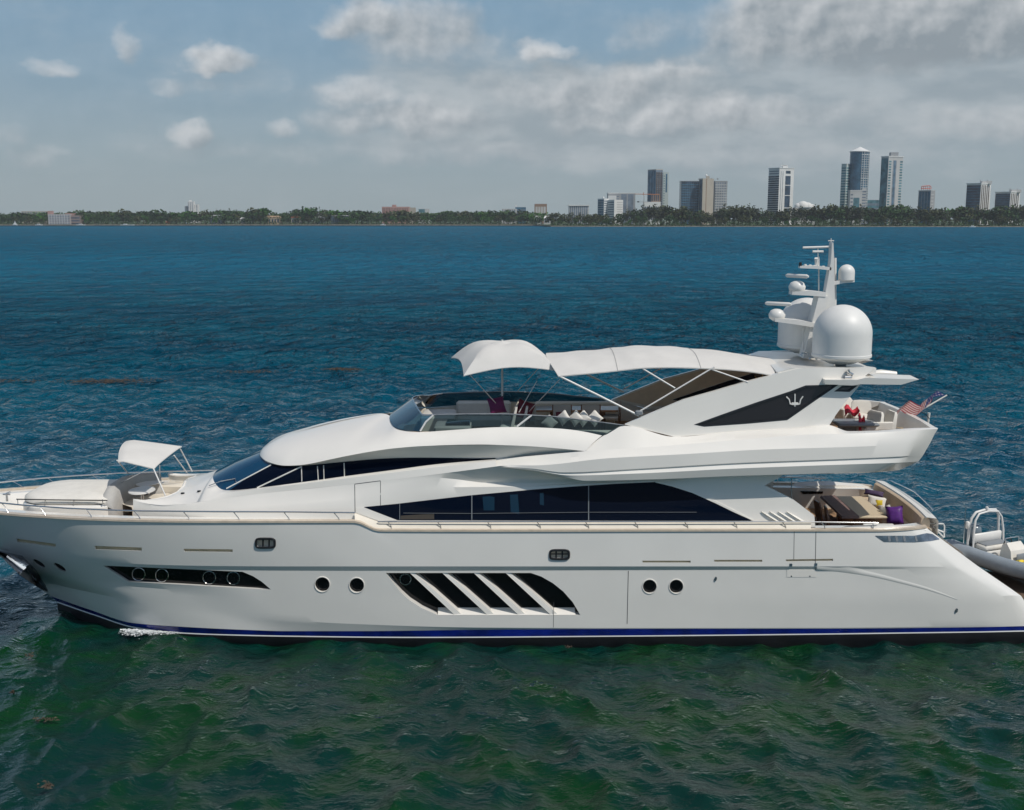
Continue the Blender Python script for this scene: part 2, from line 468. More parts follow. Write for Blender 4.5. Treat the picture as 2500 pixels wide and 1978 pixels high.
# ------------------------------------------------------------------ sea
def make_sea():
    rng = np.random.RandomState(5)
    rows = [13.0]
    while rows[-1] < 230: rows.append(rows[-1] * 1.0034)
    while rows[-1] < 1500: rows.append(rows[-1] * 1.03)
    d = np.array(rows); nc = 1000
    s_ = np.linspace(-1, 1, nc); s_ = s_*(.5 + .5*s_*s_)          # finer in the middle
    X = (1.35 * d[:, None] + 8) * s_[None, :]; Y = np.repeat((d + CAM.y)[:, None], nc, 1)
    Z = np.zeros_like(X); DX = np.zeros_like(X); DY = np.zeros_like(X)
    fade = np.clip((230 - d) / 130, 0, 1)[:, None]
    n = 150
    calm = (.80 + .20*np.clip((d - 30) / 35, 0, 1))[:, None]
    lam = 0.38 * (7.5 / 0.38) ** rng.rand(n)
    th = rng.normal(R(205), R(42), n)
    ph = rng.rand(n) * 6.283
    amp = 0.0088 * lam ** 0.95 / (1 + (lam / 3.4) ** 2.6)
    for l, t, p, a in zip(lam, th, ph, amp):
        k = 6.28318 / l; kx, ky = k*math.cos(t), k*math.sin(t)
        q = kx*X + ky*Y + p
        # short waves are left to the bump where the mesh is too coarse for them
        f = np.clip((l / (d * 0.0036) - 3) / 4, 0, 1)[:, None] * fade
        f = f*calm; Z += a*f*np.sin(q); c = a*f*0.75*np.cos(q)
        DX += c*math.cos(t); DY += c*math.sin(t)
    X = X + DX; Y = Y + DY
    nr = len(rows)
    Z = Z + 0.06
    verts = np.stack([X, Y, Z], -1).reshape(-1, 3)
    idx = np.arange(nr*nc).reshape(nr, nc)
    fc = np.stack([idx[:-1, :-1], idx[:-1, 1:], idx[1:, 1:], idx[1:, :-1]], -1).reshape(-1, 4)
    me = bpy.data.meshes.new('sea')
    me.vertices.add(len(verts)); me.vertices.foreach_set('co', verts.ravel())
    me.loops.add(fc.size); me.loops.foreach_set('vertex_index', fc.ravel().astype(np.int32))
    me.polygons.add(len(fc)); me.polygons.foreach_set('loop_start', np.arange(0, fc.size, 4, dtype=np.int32))
    me.polygons.foreach_set('use_smooth', np.ones(len(fc), dtype=bool))
    me.update(calc_edges=True)
    o = bpy.data.objects.new('sea', me); col.objects.link(o)
    o['kind'] = 'structure'
    m = bpy.data.materials.new('sea_water'); m.use_nodes = True
    n = NT(m.node_tree); p = n.n['Principled BSDF']
    g = n.new('ShaderNodeNewGeometry'); sp = n.new('ShaderNodeSeparateXYZ')
    n.l.new(g.outputs['Position'], sp.inputs[0])
    px, py, pz = sp.outputs
    P = n.xyz(px, py, 0.0)
    # shallow green water over weed on the near side of the boat, deeper blue beyond
    wob = n.m('MULTIPLY', n.m('SUBTRACT', n.noise(P, 0.10, 4, 0.6), 0.5), 16.0)
    deep = n.smooth(n.m('ADD', n.m('ADD', py, wob), n.m('MULTIPLY', px, -0.10)), -3.0, 13.0)
    weed = n.smooth(n.noise(P, 0.33, 5, 0.6), 0.42, 0.62)
    green = n.mixc(weed, (0.0006, 0.026, 0.021), (0.0022, 0.035, 0.009))
    patch = n.smooth(n.noise(n.xyz(px, n.m('MULTIPLY', py, 2.0), 0.0), 0.03, 4, 0.6), 0.35, 0.65)
    blue = n.mixc(patch, (0.0003, 0.050, 0.092), (0.0004, 0.080, 0.128))
    far = n.mixc(n.smooth(py, 40, 350), blue, n.mixc(patch, (0.0002, 0.140, 0.255), (0.0003, 0.170, 0.290)))
    # ripples at several sizes; the longer ones carry the far water
    def rip(scale, stretch, det, z, ridge=False):
        v = n.xyz(n.m('MULTIPLY', px, scale * stretch), n.m('ADD', n.m('MULTIPLY', py, scale), n.m('MULTIPLY', px, scale * .12)), z)
        nd = n.new('ShaderNodeTexNoise', noise_dimensions='3D', noise_type='RIDGED_MULTIFRACTAL' if ridge else 'FBM')
        n.l.new(v, nd.inputs['Vector']); nd.inputs['Scale'].default_value = 1.0; nd.inputs['Detail'].default_value = det
        nd.inputs['Roughness'].default_value = .62; nd.inputs['Distortion'].default_value = .4
        return nd.outputs[0]
    def band(a0, a1, b0, b1, amp): return n.m('MULTIPLY', n.smooth(py, a0, a1, 0.0, amp), n.smooth(py, b0, b1, 1.0, 0.0))
    h = n.m('MULTIPLY', rip(5.0, .7, 5, 0.0), band(-60, -40, 10, 60, 0.055))
    for sc_, st_, dt_, z_, bd in ((.95, .75, 4, 3.0, (-20, 12, 50, 120, .46)), (.8, .75, 3, 4.0, (-60, -40, -4, 14, .12)), (.42, .8, 4, 5.0, (-8, 40, 90, 200, 1.7)), (.15, 1.2, 5, 7.0, (20, 100, 500, 900, 9.0)), (.045, 2.0, 6, 9.0, (150, 450, 5000, 6000, 34.0))):
        h = n.m('ADD', h, n.m('MULTIPLY', rip(sc_, st_, dt_, z_), band(*bd)))
    b = n.new('ShaderNodeBump'); b.inputs['Strength'].default_value = 1.0; b.inputs['Distance'].default_value = 1.0
    n.l.new(h, b.inputs['Height'])
    fr = n.new('ShaderNodeFresnel'); fr.inputs[0].default_value = 1.34; n.l.new(b.outputs[0], fr.inputs['Normal'])
    # a rough sea never mirrors fully at a grazing view: its facets lean towards the eye
    refl = n.m('MINIMUM', n.m('MULTIPLY', n.m('POWER', fr.outputs[0], 1.4), n.smooth(py, -2, 60, 3.3, 0.62)), n.smooth(py, -4, 140, 0.8, 0.42))
    df = n.new('ShaderNodeBsdfDiffuse'); n.l.new(n.mixc(deep, green, far), df.inputs[0]); n.l.new(b.outputs[0], df.inputs['Normal'])
    gs = n.new('ShaderNodeBsdfGlossy'); n.l.new(b.outputs[0], gs.inputs['Normal']); n.l.new(n.smooth(py, 0, 250, 0.05, 0.22), gs.inputs['Roughness'])
    mx = n.new('ShaderNodeMixShader'); n.l.new(refl, mx.inputs[0]); n.l.new(df.outputs[0], mx.inputs[1]); n.l.new(gs.outputs[0], mx.inputs[2])
    n.l.new(mx.outputs[0], n.n['Material Output'].inputs[0])
    me.materials.append(m)
    # the rest of the bay, off to the sides and behind, lying lower so it never shows through
    q = MB(); q.poly([(-2900, -240, -1.2), (2900, -240, -1.2), (2900, 2500, -1.2), (-2900, 2500, -1.2)])
    ob = q.build('seabed', mat('seabed', (0.001, 0.09, 0.16), 0.9, spec=0.0), smooth=0); ob['kind'] = 'structure'
make_sea()

# ------------------------------------------------------------------ the yacht: hull
yacht = thing('motor_yacht', 'long white motor yacht with dark saloon windows filling the foreground', 'yacht')
sheer = Line([(-172, 1213, 0), (-140, 1229, -.62), (-70, 1246, -1.3), (0, 1256, -1.75), (90, 1263, -2.18), (176, 1268, -2.45), (351, 1274, -2.75),
              (527, 1276, -2.9), (700, 1276, -2.98), (866, 1276, -3.0), (926, 1297, -3.0), (1200, 1298, -3.0), (1800, 1297, -2.98), (1991, 1297, -2.95),
              (2140, 1297, -2.88), (2220, 1294, -2.78), (2262, 1289, -2.55)])
K1 = Line([(-30, 1330, 0), (0, 1341, -.72), (53, 1351, -1.25), (130, 1360, -1.75), (211, 1367, -2.1), (351, 1378, -2.5), (527, 1382, -2.76), (700, 1383, -2.93),
           (900, 1383, -3.03), (1500, 1383, -3.06), (2000, 1383, -3.02), (2200, 1383.5, -2.98), (2330, 1384, -2.85), (2372, 1371, -2.55)])
K2 = Line([(-24, 1336, 0), (0, 1348, -.68), (53, 1358, -1.2), (130, 1367, -1.70), (211, 1374.5, -2.04), (351, 1387, -2.43), (527, 1392, -2.69), (700, 1393.5, -2.86),
           (900, 1394, -2.96), (1500, 1392.5, -2.99), (2000, 1391, -2.97), (2200, 1390, -2.96), (2340, 1391, -2.84), (2385, 1381, -2.55)])
MID = Line([(25, 1379, 0), (70, 1393, -.75), (150, 1409, -1.4), (280, 1428, -1.95), (440, 1441, -2.4), (620, 1450, -2.75),
            (900, 1459, -2.93), (1500, 1463, -3.0), (2200, 1462, -2.97), (2400, 1462, -2.88), (2470, 1454, -2.72), (2493, 1455, -2.5)])
CH = Line([(78, 1424, 0), (119, 1425, -.5), (176, 1437, -1.05), (351, 1472, -2.08), (527, 1497, -2.52), (700, 1514, -2.78), (850, 1523, -2.88),
           (1184, 1532.5, -2.98), (1500, 1533.5, -3.0), (2000, 1533, -2.96), (2400, 1527, -2.86), (2490, 1519, -2.7), (2527, 1508, -2.5)])
ST = Line([(125, 1456, 0), (220, 1489, -1.0), (323, 1521, -1.72), (439, 1530, -2.28), (600, 1538, -2.62), (700, 1541, -2.7), (867, 1541, -2.82), (1184, 1537.5, -2.94),
           (1500, 1535.5, -2.99), (2000, 1535, -2.95), (2400, 1531, -2.85), (2490, 1529, -2.7), (2528, 1528, -2.5)])
SB = Line([(140, 1469, 0), (230, 1500, -.98), (330, 1531, -1.70), (457, 1545, -2.26), (600, 1550, -2.6), (700, 1552, -2.68), (1017, 1555, -2.87),
           (1500, 1552, -2.98), (2000, 1547, -2.94), (2221, 1544, -2.9), (2400, 1541.5, -2.84), (2490, 1539.6, -2.7), (2526, 1539, -2.5)])
SW = Line([(a, b + 2.6, c) for a, b, c in zip(SB.x, SB.p, SB.y)])
ts = [0.5 - 0.5 * math.cos(math.pi * (0.04 + 0.92 * i / 240)) for i in range(241)]
ts = [(t - ts[0]) / (ts[-1] - ts[0]) for t in ts]
main = [L.frac(ts) for L in (sheer, K1, K2, MID, CH, ST)]
def between(a, b, k, bulge=0.0):
    return [p.lerp(q, k) + Vector((0, -bulge * min(1, abs(p.y) / 2), 0)) for p, q in zip(a, b)]
rows = []
for i, (a, b) in enumerate(zip(main[:-1], main[1:])):
    rows.append(a)
    for k in ([k_/7 for k_ in range(1, 7)] if i == 0 else [] if i == 1 else [.25, .5, .75]): rows.append(between(a, b, k))
rows.append(main[-1])
def inward(r):
    out = []
    for p in r:
        t = min(0.6, abs(p.y) * 0.45); out.append(Vector((p.x, p.y + t, p.z)))
    return out
def half_hull(sign):
    mb = MB(); A = rows; B = [inward(r) for r in rows]
    mb.loft(A); mb.loft(B); mb.loft([A[0], B[0]]); mb.loft([A[-1], B[-1]])
    mb.loft([[r[0] for r in A], [r[0] for r in B]]); mb.loft([[r[-1] for r in A], [r[-1] for r in B]])
    if sign > 0: mb.v = [Vector((p.x, -p.y, p.z)) for p in mb.v]
    return mb
hull = half_hull(-1).build('hull', GELH, yacht, 12)
half_hull(1).build('far_hull', GELH, yacht, 12).name = 'hull.001'
HT = bvh(hull)
ref_mesh = hull.data
ref_n = [Vector(c.vector) for c in ref_mesh.corner_normals]
# recesses cut into the near side
gill_top = [(942, 1399), (1296, 1399), (1322, 1408), (1350, 1424), (1375, 1444), (1398, 1470), (1417, 1502)]
gill_bot = [(942, 1399), (957, 1420), (978, 1446), (1000, 1466), (1030, 1485), (1069, 1502), (1417, 1502)]
cuts = [(gill_top, gill_bot, .30, 24),
        ([(252, 1381), (592, 1396), (618, 1407), (640, 1421), (662, 1440)], [(252, 1381), (313, 1420), (662, 1440)], .14, 24)]
slots = [((40, 1315), (136, 1328), 8), ((231, 1333), (346, 1337), 8.5), ((448, 1340), (568, 1341.5), 7), ((1568, 1369), (1686, 1369), 5.5),
         ((1743, 1367), (1861, 1367), 5.5), ((1918, 1366), (2034, 1364.5), 5.5)]
for a, b, h in slots: cuts.append(([a, b], [(a[0] + 2, a[1] + h), (b[0], b[1] + h)], .10, 6))
for px, py, r in ((787, 1427, 18.5), (871, 1429, 18.5), (1586, 1432, 17.5), (1651, 1432, 17.5)):
    cuts.append((*arcs(px, py, r), .12, 10))
for px, py in ((648, 1326), (1366, 1354)):
    cuts.append(([(px - 22, py - 6), (px - 17, py - 10), (px + 17, py - 10), (px + 22, py - 6)], [(px - 22, py + 6), (px - 17, py + 10), (px + 17, py + 10), (px + 22, py + 6)], .2, 6))
for px, py in ((95, 1376), (146, 1385)): cuts.append((*arcs(px, py, 15, 6.5, 8, .55), .10, 8))
for t_, b_, dp, nx in cuts:
    c = cutter(MB(), HT, t_, b_, dp, nx).build('cutter', GELH, yacht, 0)
    md = hull.modifiers.new('cut', 'BOOLEAN'); md.operation = 'DIFFERENCE'; md.solver = 'EXACT'; md.object = c
    dg = bpy.context.evaluated_depsgraph_get()
    nm = bpy.data.meshes.new_from_object(hull.evaluated_get(dg))
    hull.modifiers.clear(); hull.data = nm
    bpy.data.objects.remove(c)
me = hull.data
me.polygons.foreach_set('use_smooth', [True] * len(me.polygons))
me.set_sharp_from_angle(angle=R(24))
cur = [Vector(c.vector) for c in me.corner_normals]
out = []
for pg in me.polygons:
    for li in pg.loop_indices:
        co = me.vertices[me.loops[li].vertex_index].co; best = cur[li]
        loc, nn, fi, dist = HT.find_nearest(co.lerp(pg.center, .03))
        if fi is not None and dist < .012 and nn.dot(pg.normal) > .90:
            f0 = ref_mesh.polygons[fi]; acc_n = Vector((0, 0, 0))
            for lj in f0.loop_indices:
                d = (ref_mesh.vertices[ref_mesh.loops[lj].vertex_index].co - co).length
                acc_n += ref_n[lj] / (d * d + 1e-6)
            if acc_n.length > 0: best = acc_n.normalized()
        out.append(best)
me.normals_split_custom_set(out)
def back_panel(name, t_, b_, inset, m, nx=20, parent=yacht):
    """pane set back inside a recess, following the hull"""
    g = strip_pts(t_, b_, nx, 2); mb = MB()
    A = [[hit(HT, *p)[0] + Vector((0, inset, 0)) for p in r] for r in g]
    B = [[q + Vector((0, .02, 0)) for q in r] for r in A]
    mb.loft(A); mb.loft(B); mb.loft([A[0], B[0]]); mb.loft([A[-1], B[-1]])
    mb.loft([[r[0] for r in A], [r[0] for r in B]]); mb.loft([[r[-1] for r in A], [r[-1] for r in B]])
    return mb.build(name, m, parent, 20)
sh = 0.0
gp = back_panel('hull_window', gill_top, gill_bot, .262, PANE)
gp['label'] = 'large dark hull window behind slanted white fins'
# ledge and fins of the big side window
led = MB()
g1 = [hit(HT, x, 1501.5)[0] for x in range(1069, 1416, 12)]
g2 = [hit(HT, x - 1, 1490)[0] + Vector((0, .255, -0.01)) for x in range(1069, 1416, 12)]
led.loft([g1, g2]); led.build('window_sill', GEL, gp)
for xt, xb in ((1000, 1110), (1079, 1190), (1156, 1266), (1234, 1345)):
    f = MB(); A = []; B = []
    for k in range(13):
        t = k / 12; xx = xt + (xb - xt) * t; yy = 1399 + 103 * t; wd = 11 + 7*t
        p, _ = hit(HT, xx, yy); q, _ = hit(HT, xx + wd, yy)
        A.append([p + Vector((0, .012, 0)), q + Vector((0, .03, 0)), q + Vector((0.02, .27, 0)), p + Vector((0, .27, 0))])
    f.loft(A, True, True); f.build('window_fin', GEL, gp)
sp_ = back_panel('hull_window', cuts[1][0], cuts[1][1], .10, PANE)
sp_['label'] = 'narrow dark hull window with four round ports near the bow'
def ring(name, px, py, r, inset, m, tube=.018, parent=yacht, ry=None):
    pts = [hit(HT, a, py + (b - py) * (1 if ry is None else ry / r))[0] + Vector((0, inset, 0)) for a, b in circ(px, py, r, 28)]
    mb = MB(); n = len(pts)
    mb.tube(pts + [pts[0], pts[1]], tube, 6, False)
    return mb.build(name, m, parent, 60)
def disc(name, px, py, r, inset, m, parent=yacht):
    t_, b_ = arcs(px, py, r); return back_panel(name, t_, b_, inset, m, 8, parent)
for px, py in ((336, 1404), (393, 1407), (509, 1412.5), (568, 1414)):
    r_ = ring('porthole_ring', px, py, 15.5, .085, CHROME, .014, sp_)
ring('porthole_ring', 988, 1421, 13.5, .24, CHROME, .014, gp)
for px, py, r in ((787, 1427, 18.5), (871, 1429, 18.5), (1586, 1432, 17.5), (1651, 1432, 17.5)):
    d_ = disc('porthole', px, py, r, .10, PANE)
    ring('porthole_rim', px, py, r, -.004, GEL, .016, d_)
    ring('porthole_glass_ring', px, py - 1, r - 4, .085, RUB, .012, d_)
for a, b, h in slots:
    back_panel('hull_vent', [a, b], [(a[0] + 2, a[1] + h), (b[0], b[1] + h)], .07, SLOT, 6)
for (px, py), bars in (((648, 1326), (-7, 8)), ((1366, 1354), (-8, 7))):
    o = back_panel('fairlead', [(px - 22, py - 10), (px + 22, py - 10)], [(px - 22, py + 10), (px + 22, py + 10)], .16, CREAM, 6)
    mb = MB(); P = []
    for k in range(32):
        a = 2*math.pi*k/32; c_, s_ = math.cos(a), math.sin(a)
        P.append(hit(HT, px + 23*math.copysign(abs(c_)**.45, c_), py + 11*math.copysign(abs(s_)**.45, s_))[0] + Vector((0, -.015, 0)))
    mb.tube(P + P[:2], .035, 6, False).build('fairlead_rim', RUB, o)
    for bx in bars:
        MB().tube([hit(HT, px + bx, py - 11)[0] + Vector((0, .05, 0)), hit(HT, px + bx, py + 11)[0] + Vector((0, .05, 0))], .024, 6).build('fairlead_bar', RUB, o)
    if px > 1000: MB().tube([hit(HT, px - 22, py)[0] + Vector((0, .05, 0)), hit(HT, px + 22, py)[0] + Vector((0, .05, 0))], .018, 6).build('fairlead_bar', RUB, o)
for px, py in ((95, 1376), (146, 1385)): back_panel('bow_port', *arcs(px, py, 15, 6.5, 8, .55), .08, PANE, 8)
# anchor pocket, boot stripe, bottom
ap = on_surface(MB(), HT, [(-30, 1340), (5, 1347), (55, 1357), (90, 1393), (116, 1440)], [(-30, 1341), (5, 1362), (46, 1402), (80, 1425), (116, 1442)], 12, 3, .01, .02).build('anchor_pocket', STEELD, yacht)
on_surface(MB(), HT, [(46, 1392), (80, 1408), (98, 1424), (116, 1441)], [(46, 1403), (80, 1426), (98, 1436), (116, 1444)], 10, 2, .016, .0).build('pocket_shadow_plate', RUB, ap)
MB().tube([hit(HT, 20, 1357)[0] + Vector((0, -.05, 0)), hit(HT, 62, 1385)[0] + Vector((0, -.10, 0)), hit(HT, 88, 1414)[0] + Vector((0, -.06, 0))], [.07, .10, .05], 8).build('anchor', CHROME, ap)
st, sb, sw = ST.frac(ts), SB.frac(ts), SW.frac(ts)
MB().loft([[p + Vector((0, -.006, 0.0)) for p in st], sb]).mirror().build('boot_stripe', BOOT, yacht)
MB().loft([sb, [p + Vector((0, -.004, 0)) for p in sw]]).mirror().build('waterline_stripe', LINEW, yacht)
low1 = [Vector((p.x, p.y * .985, min(p.z - .25, 0.0))) for p in sw]
low2 = [Vector((p.x + .4 * (1 - t), p.y * .80, -.7)) for p, t in zip(sw, ts)]
low3 = [Vector((p.x + .6 * (1 - t), 0, -1.2)) for p, t in zip(sw, ts)]
MB().loft([sw, low1, low2, low3]).mirror().build('hull_bottom', ANTI, yacht)
# transom between the two quarters, and the swim platform
xt = W(2285, 1310, -2.5).x
tr = MB(); tr.loft([[(xt - .1, -2.4, 3.5), (xt - .1, 2.4, 3.5)], [(xt + .05, -2.35, 2.2), (xt + .05, 2.35, 2.2)], [(xt + .5, -2.2, .75), (xt + .5, 2.2, .75)], [(xt + .6, -2.2, -.2), (xt + .6, 2.2, -.2)]])
tr.build('transom', GEL, yacht)
xp = W(2550, 1500, -2.6).x
MB().box((xt + (xp - xt) / 2 + 1.5, 0, .62), (xp - xt + 3.2, 4.3, .18), bev=.05).build('swim_platform', mat('wet_teak', (.13, .09, .065), .5, var=.25, vscale=6), yacht)
# cap rail on the sheer
px_s = [-172, -165, -155, -140, -120, -95] + list(range(-70, 860, 14)) + [866, 880, 896, 912, 926] + list(range(940, 2262, 14)) + [2262]
def cap_section(a):
    y = sheer.yy(a); p = sheer.at(a); yi = min(y + .15, -0.0)
    return [p + Vector((0, -.035 if y < -.1 else 0, .0)), p + Vector((0, -.03 if y < -.1 else 0, .055)), Vector((p.x, yi, p.z + .06)), Vector((p.x, yi, p.z + .005))]
MB().loft([cap_section(a) for a in px_s], True, True).mirror().build('cap_rail', CAPW, yacht, 40)
# style line that sweeps down towards the stern
arc = [(1994, 1387), (2040, 1391), (2092, 1398), (2140, 1407), (2189, 1419), (2254, 1436), (2300, 1451), (2338, 1465)]
mb = MB(); rr = []
for i in range(41):
    t = i / 40; q = cr([(a, b, 0) for a, b in arc], 41)[i]; k = (1 - t) ** .7
    p, n_ = hit(HT, q.x, q.y); p2, _ = hit(HT, q.x - 2*k, q.y + 1.5 + 6*k)
    p0, _ = hit(HT, q.x + 3, q.y - 11*k - 2); rr.append([p0 + Vector((0, .004, 0)), p0.lerp(p, .5) + Vector((0, -.006*k, 0)), p + Vector((0, -.030*k - .003, 0)), p2 + Vector((0, .012, 0))])
mb.loft(rr).build('style_line', GELH, yacht, 60)
# stern quarter light window under the cockpit lip
qw = on_surface(MB(), HT, [(2137, 1308), (2232, 1308), (2262, 1302), (2276, 1304), (2293, 1316)], [(2137, 1308.5), (2158, 1323), (2232, 1324), (2272, 1321), (2293, 1317)], 20, 2, .012, .01).build('quarter_window', STEELD, yacht)
for a, b in ((2166, 2172), (2184, 2190), (2203, 2209), (2232, 2237)):
    on_surface(MB(), HT, [(a, 1309), (b, 1309)], [(a + 3, 1322), (b + 3, 1322)], 2, 2, .02, .0).build('window_divider', GREY, qw)
# hull seams, hatch and drains
def seam(px0, py0, px1, py1, tree, wd=1.5, name='seam', off=.004):
    a = [(px0 - wd/2, py0), (px0 + wd/2, py0)]; b = [(px1 - wd/2, py1), (px1 + wd/2, py1)]
    return on_surface(MB(), tree, a, b, 1, 14, off, 0).build(name, SEAM, yacht)
seam(1939, 1298, 1938, 1366, HT, 1.1); seam(1992, 1298, 1990, 1408, HT, 1.3); seam(1534, 1394, 1531, 1523, HT, 1.5); seam(1352, 1470, 1351, 1532, HT, 1.0)
on_surface(MB(), HT, [(1921, 1391), (1992, 1391)], [(1921, 1409), (1992, 1409)], 4, 2, .008, 0).build('fuel_hatch', GEL, yacht)
for a, b in ((1931, 1379), (1992, 1378)): on_surface(MB(), HT, [(a - 3, b - 3), (a + 3, b - 3)], [(a - 3, b + 3), (a + 3, b + 3)], 1, 1, .02, 0).build('hatch_hinge', STEELD, yacht)
for a, b in ((1932, 1407), (1977, 1407), (1747, 1413), (2335, 1490)):
    big = a in (1747, 2335)
    on_surface(MB(), HT, *arcs(a, b, 3 if big else 1.8, 5 if big else 1.8, 6, -.5 if big else 0), 6, 2, .03 if big else .01, 0).build('drain', STEELD, yacht)
# decks
def plan(a0, a1, off, z, step=16):
    L = []
    for a in list(range(a0, a1, step)) + [a1]:
        p = sheer.at(a); o_ = off + .62 * max(0, 1 - (a + 172) / 700); L.append(Vector((p.x, min(p.y + o_, 0), z)))
    return L
nd = plan(-165, 940, .12, 3.28)
MB().loft([nd, [Vector((p.x, -p.y, p.z)) for p in nd]]).build('foredeck', CREAM, yacht)
nd = plan(1700, 2262, .12, 2.85)
MB().loft([nd, [Vector((p.x, -p.y, p.z)) for p in nd]]).build('cockpit_floor', TEAK, yacht)

# ------------------------------------------------------------------ deckhouse (main deck)
GW = GEL
b_pts = [(325, 1222, -1.75), (365, 1230.5, -1.88), (400, 1234, -1.98), (430, 1233, -2.03), (457, 1230, -2.08), (492, 1225, -2.11), (527, 1219, -2.14), (575, 1213, -2.17),
         (632, 1206, -2.2), (700, 1199, -2.24), (780, 1191, -2.3), (859, 1182, -2.36), (926, 1174, -2.42), (1000, 1165.5, -2.47), (1082, 1156, -2.52), (1150, 1147, -2.58), (1211, 1139, -2.68)]
side = [Line(b_pts + [(1224, 1137.5, -2.72), (1300, 1142, -2.72), (1378, 1154, -2.6), (1600, 1160, -2.5), (1800, 1158, -2.45), (1925, 1150, -2.45)]),
        Line([(325, 1232, -1.78), (527, 1230, -2.2), (700, 1216, -2.32), (859, 1200, -2.42), (926, 1190, -2.46), (1071, 1167, -2.5), (1110, 1170, -2.46), (1178, 1178, -2.40),
              (1300, 1181, -2.40), (1430, 1180, -2.42), (1600, 1172, -2.46), (1800, 1166, -2.47), (1900, 1168, -2.47)]),
        Line([(325, 1241, -1.80), (527, 1240, -2.25), (700, 1230, -2.42), (859, 1215, -2.52), (926, 1207, -2.56), (1082, 1190, -2.58), (1200, 1189, -2.55), (1300, 1187.5, -2.52), (1437, 1181, -2.50),
              (1600, 1174.5, -2.49), (1800, 1176, -2.50), (1866, 1186, -2.50)]),
        Line([(325, 1247, -1.80), (527, 1247, -2.28), (700, 1239, -2.47), (859, 1226, -2.57), (930, 1233, -2.60), (1082, 1215, -2.60), (1200, 1206, -2.57), (1300, 1199, -2.55), (1437, 1190, -2.53), (1600, 1184, -2.52), (1750, 1190, -2.53), (1882, 1193, -2.53)]),
        Line([(325, 1256, -1.80), (527, 1256, -2.30), (700, 1250, -2.50), (859, 1242, -2.62), (930, 1250, -2.64), (1200, 1240, -2.62), (1500, 1226, -2.60), (1700, 1224, -2.60), (1938, 1221, -2.60)]),
        Line([(325, 1263, -1.80), (527, 1263, -2.32), (700, 1262, -2.54), (859, 1262, -2.66), (930, 1270, -2.68), (1200, 1264, -2.66), (1500, 1262, -2.65), (1800, 1261, -2.65), (1988, 1259, -2.65)]),
        Line([(325, 1270, -1.80), (527, 1270, -2.32), (700, 1276, -2.58), (859, 1285, -2.72), (930, 1292, -2.74), (1200, 1292, -2.74), (1500, 1292, -2.74), (1800, 1292, -2.74), (1991, 1292, -2.74)])]
tn = [i / 200 for i in range(201)]
mb = MB().loft([l.frac(tn) for l in side])
endrow = [l.at(l.x[-1]) for l in side]
mb.loft([endrow, [p + Vector((0, .16, 0)) for p in endrow]])               # thickness of the aft wing
mb.loft([[p + Vector((0, .16, 0)) for p in l.frac(tn[150:])] for l in side])
house = mb.mirror().build('deckhouse', GW, yacht, 26)
HB = bvh(house)
# the top of the deckhouse: from the side crease up to the lounge rim and the foot of the wheelhouse glass
rim = [(325, 1222, -1.75), (352, 1222, -1.66), (385, 1218, -1.55), (412, 1211, -1.38), (433, 1201, -1.1), (447, 1189, -.68), (453, 1179, -.3), (454, 1170.5, 0)]
gl_lo = [(528, 1150, 0), (522, 1158, -.45), (520, 1168, -.95), (528, 1184, -1.4), (548, 1196.5, -1.72), (600, 1195, -2.0), (668, 1187, -2.1), (737, 1178, -2.15), (841, 1163, -2.2),
         (960, 1147.5, -2.26), (1082, 1131.5, -2.3), (1211, 1121, -2.36)]
gl_hi = [(642, 1100, 0), (637, 1105, -.4), (636, 1112, -.75), (641, 1120, -1.1), (655, 1130, -1.42), (685, 1137, -1.78), (715, 1138, -1.97), (748, 1136.5, -2.08), (841, 1127.5, -2.2),
         (940, 1119.5, -2.25), (1045, 1117.5, -2.3), (1211, 1120.5, -2.36)]
n1 = 60
outer = cr(wl([(325, 1222, -1.75), (345, 1227, -1.82), (365, 1230.5, -1.88), (400, 1234, -1.98), (430, 1233, -2.03), (450, 1231, -2.06), (465, 1229, -2.09), (480, 1226.5, -2.1)]), n1)
inner = cr(wl(rim), n1)
top = MB(); top.loft([[a.lerp(b, k) + Vector((0, 0, .05 * math.sin(math.pi * k))) for a, b in zip(outer, inner)] for k in (0, .25, .5, .75, 1)])
outer2 = cr(wl([(480, 1226.5, -2.1), (484, 1226, -2.1), (488, 1225.4, -2.105), (494, 1224.6, -2.11), (502, 1223.2, -2.12), (545, 1216.7, -2.15)] + [(632, 1206, -2.2), (700, 1199, -2.24), (820, 1186.5, -2.33),
         (940, 1172.5, -2.43), (1082, 1156, -2.52), (1211, 1139, -2.68)]), n1)
o0 = [outer[-1].lerp(inner[-1], k) + Vector((0, 0, .05 * math.sin(math.pi * k))) for k in (0, .25, .5, .75, 1)]
glo = cr(wl(gl_lo), n1)
# front patch between the lounge rim end and the glass, then along the side
mid2 = [a.lerp(b, .5) + Vector((0, -.04, .07)) for a, b in zip(outer2, glo)]
top.loft([outer2, mid2, [a.lerp(b, .88) + Vector((0, -.01, .03)) for a, b in zip(outer2, glo)], glo])
cl = [o0[4].lerp(glo[0], k) + Vector((0, 0, .03 * math.sin(math.pi * k))) for k in (0, .25, .5, .75, 1)]       # centre line, rim to glass
eA = [o0[4 - i] for i in range(5)]; eB = [glo[0], mid2[0].lerp(glo[0], .72), mid2[0].lerp(glo[0], .2), mid2[0].lerp(outer2[0], .5), outer2[0]]
down = [p.copy() for p in inner]
for p in down: p.z = 3.3
seam0 = [outer2[0], mid2[0], outer2[0].lerp(glo[0], .88) + Vector((0, -.01, .03)), glo[0]]
rimline = [o0[0], o0[1], o0[2], o0[3], o0[4]]
q5 = [outer2[0], outer2[0].lerp(mid2[0], .6), mid2[0].lerp(seam0[2], .35), seam0[2], glo[0]]
top.loft([rimline, q5])
top.loft([inner, down])
fl = [W(325, 1222, -1.75), W(325, 1263, -1.75)]
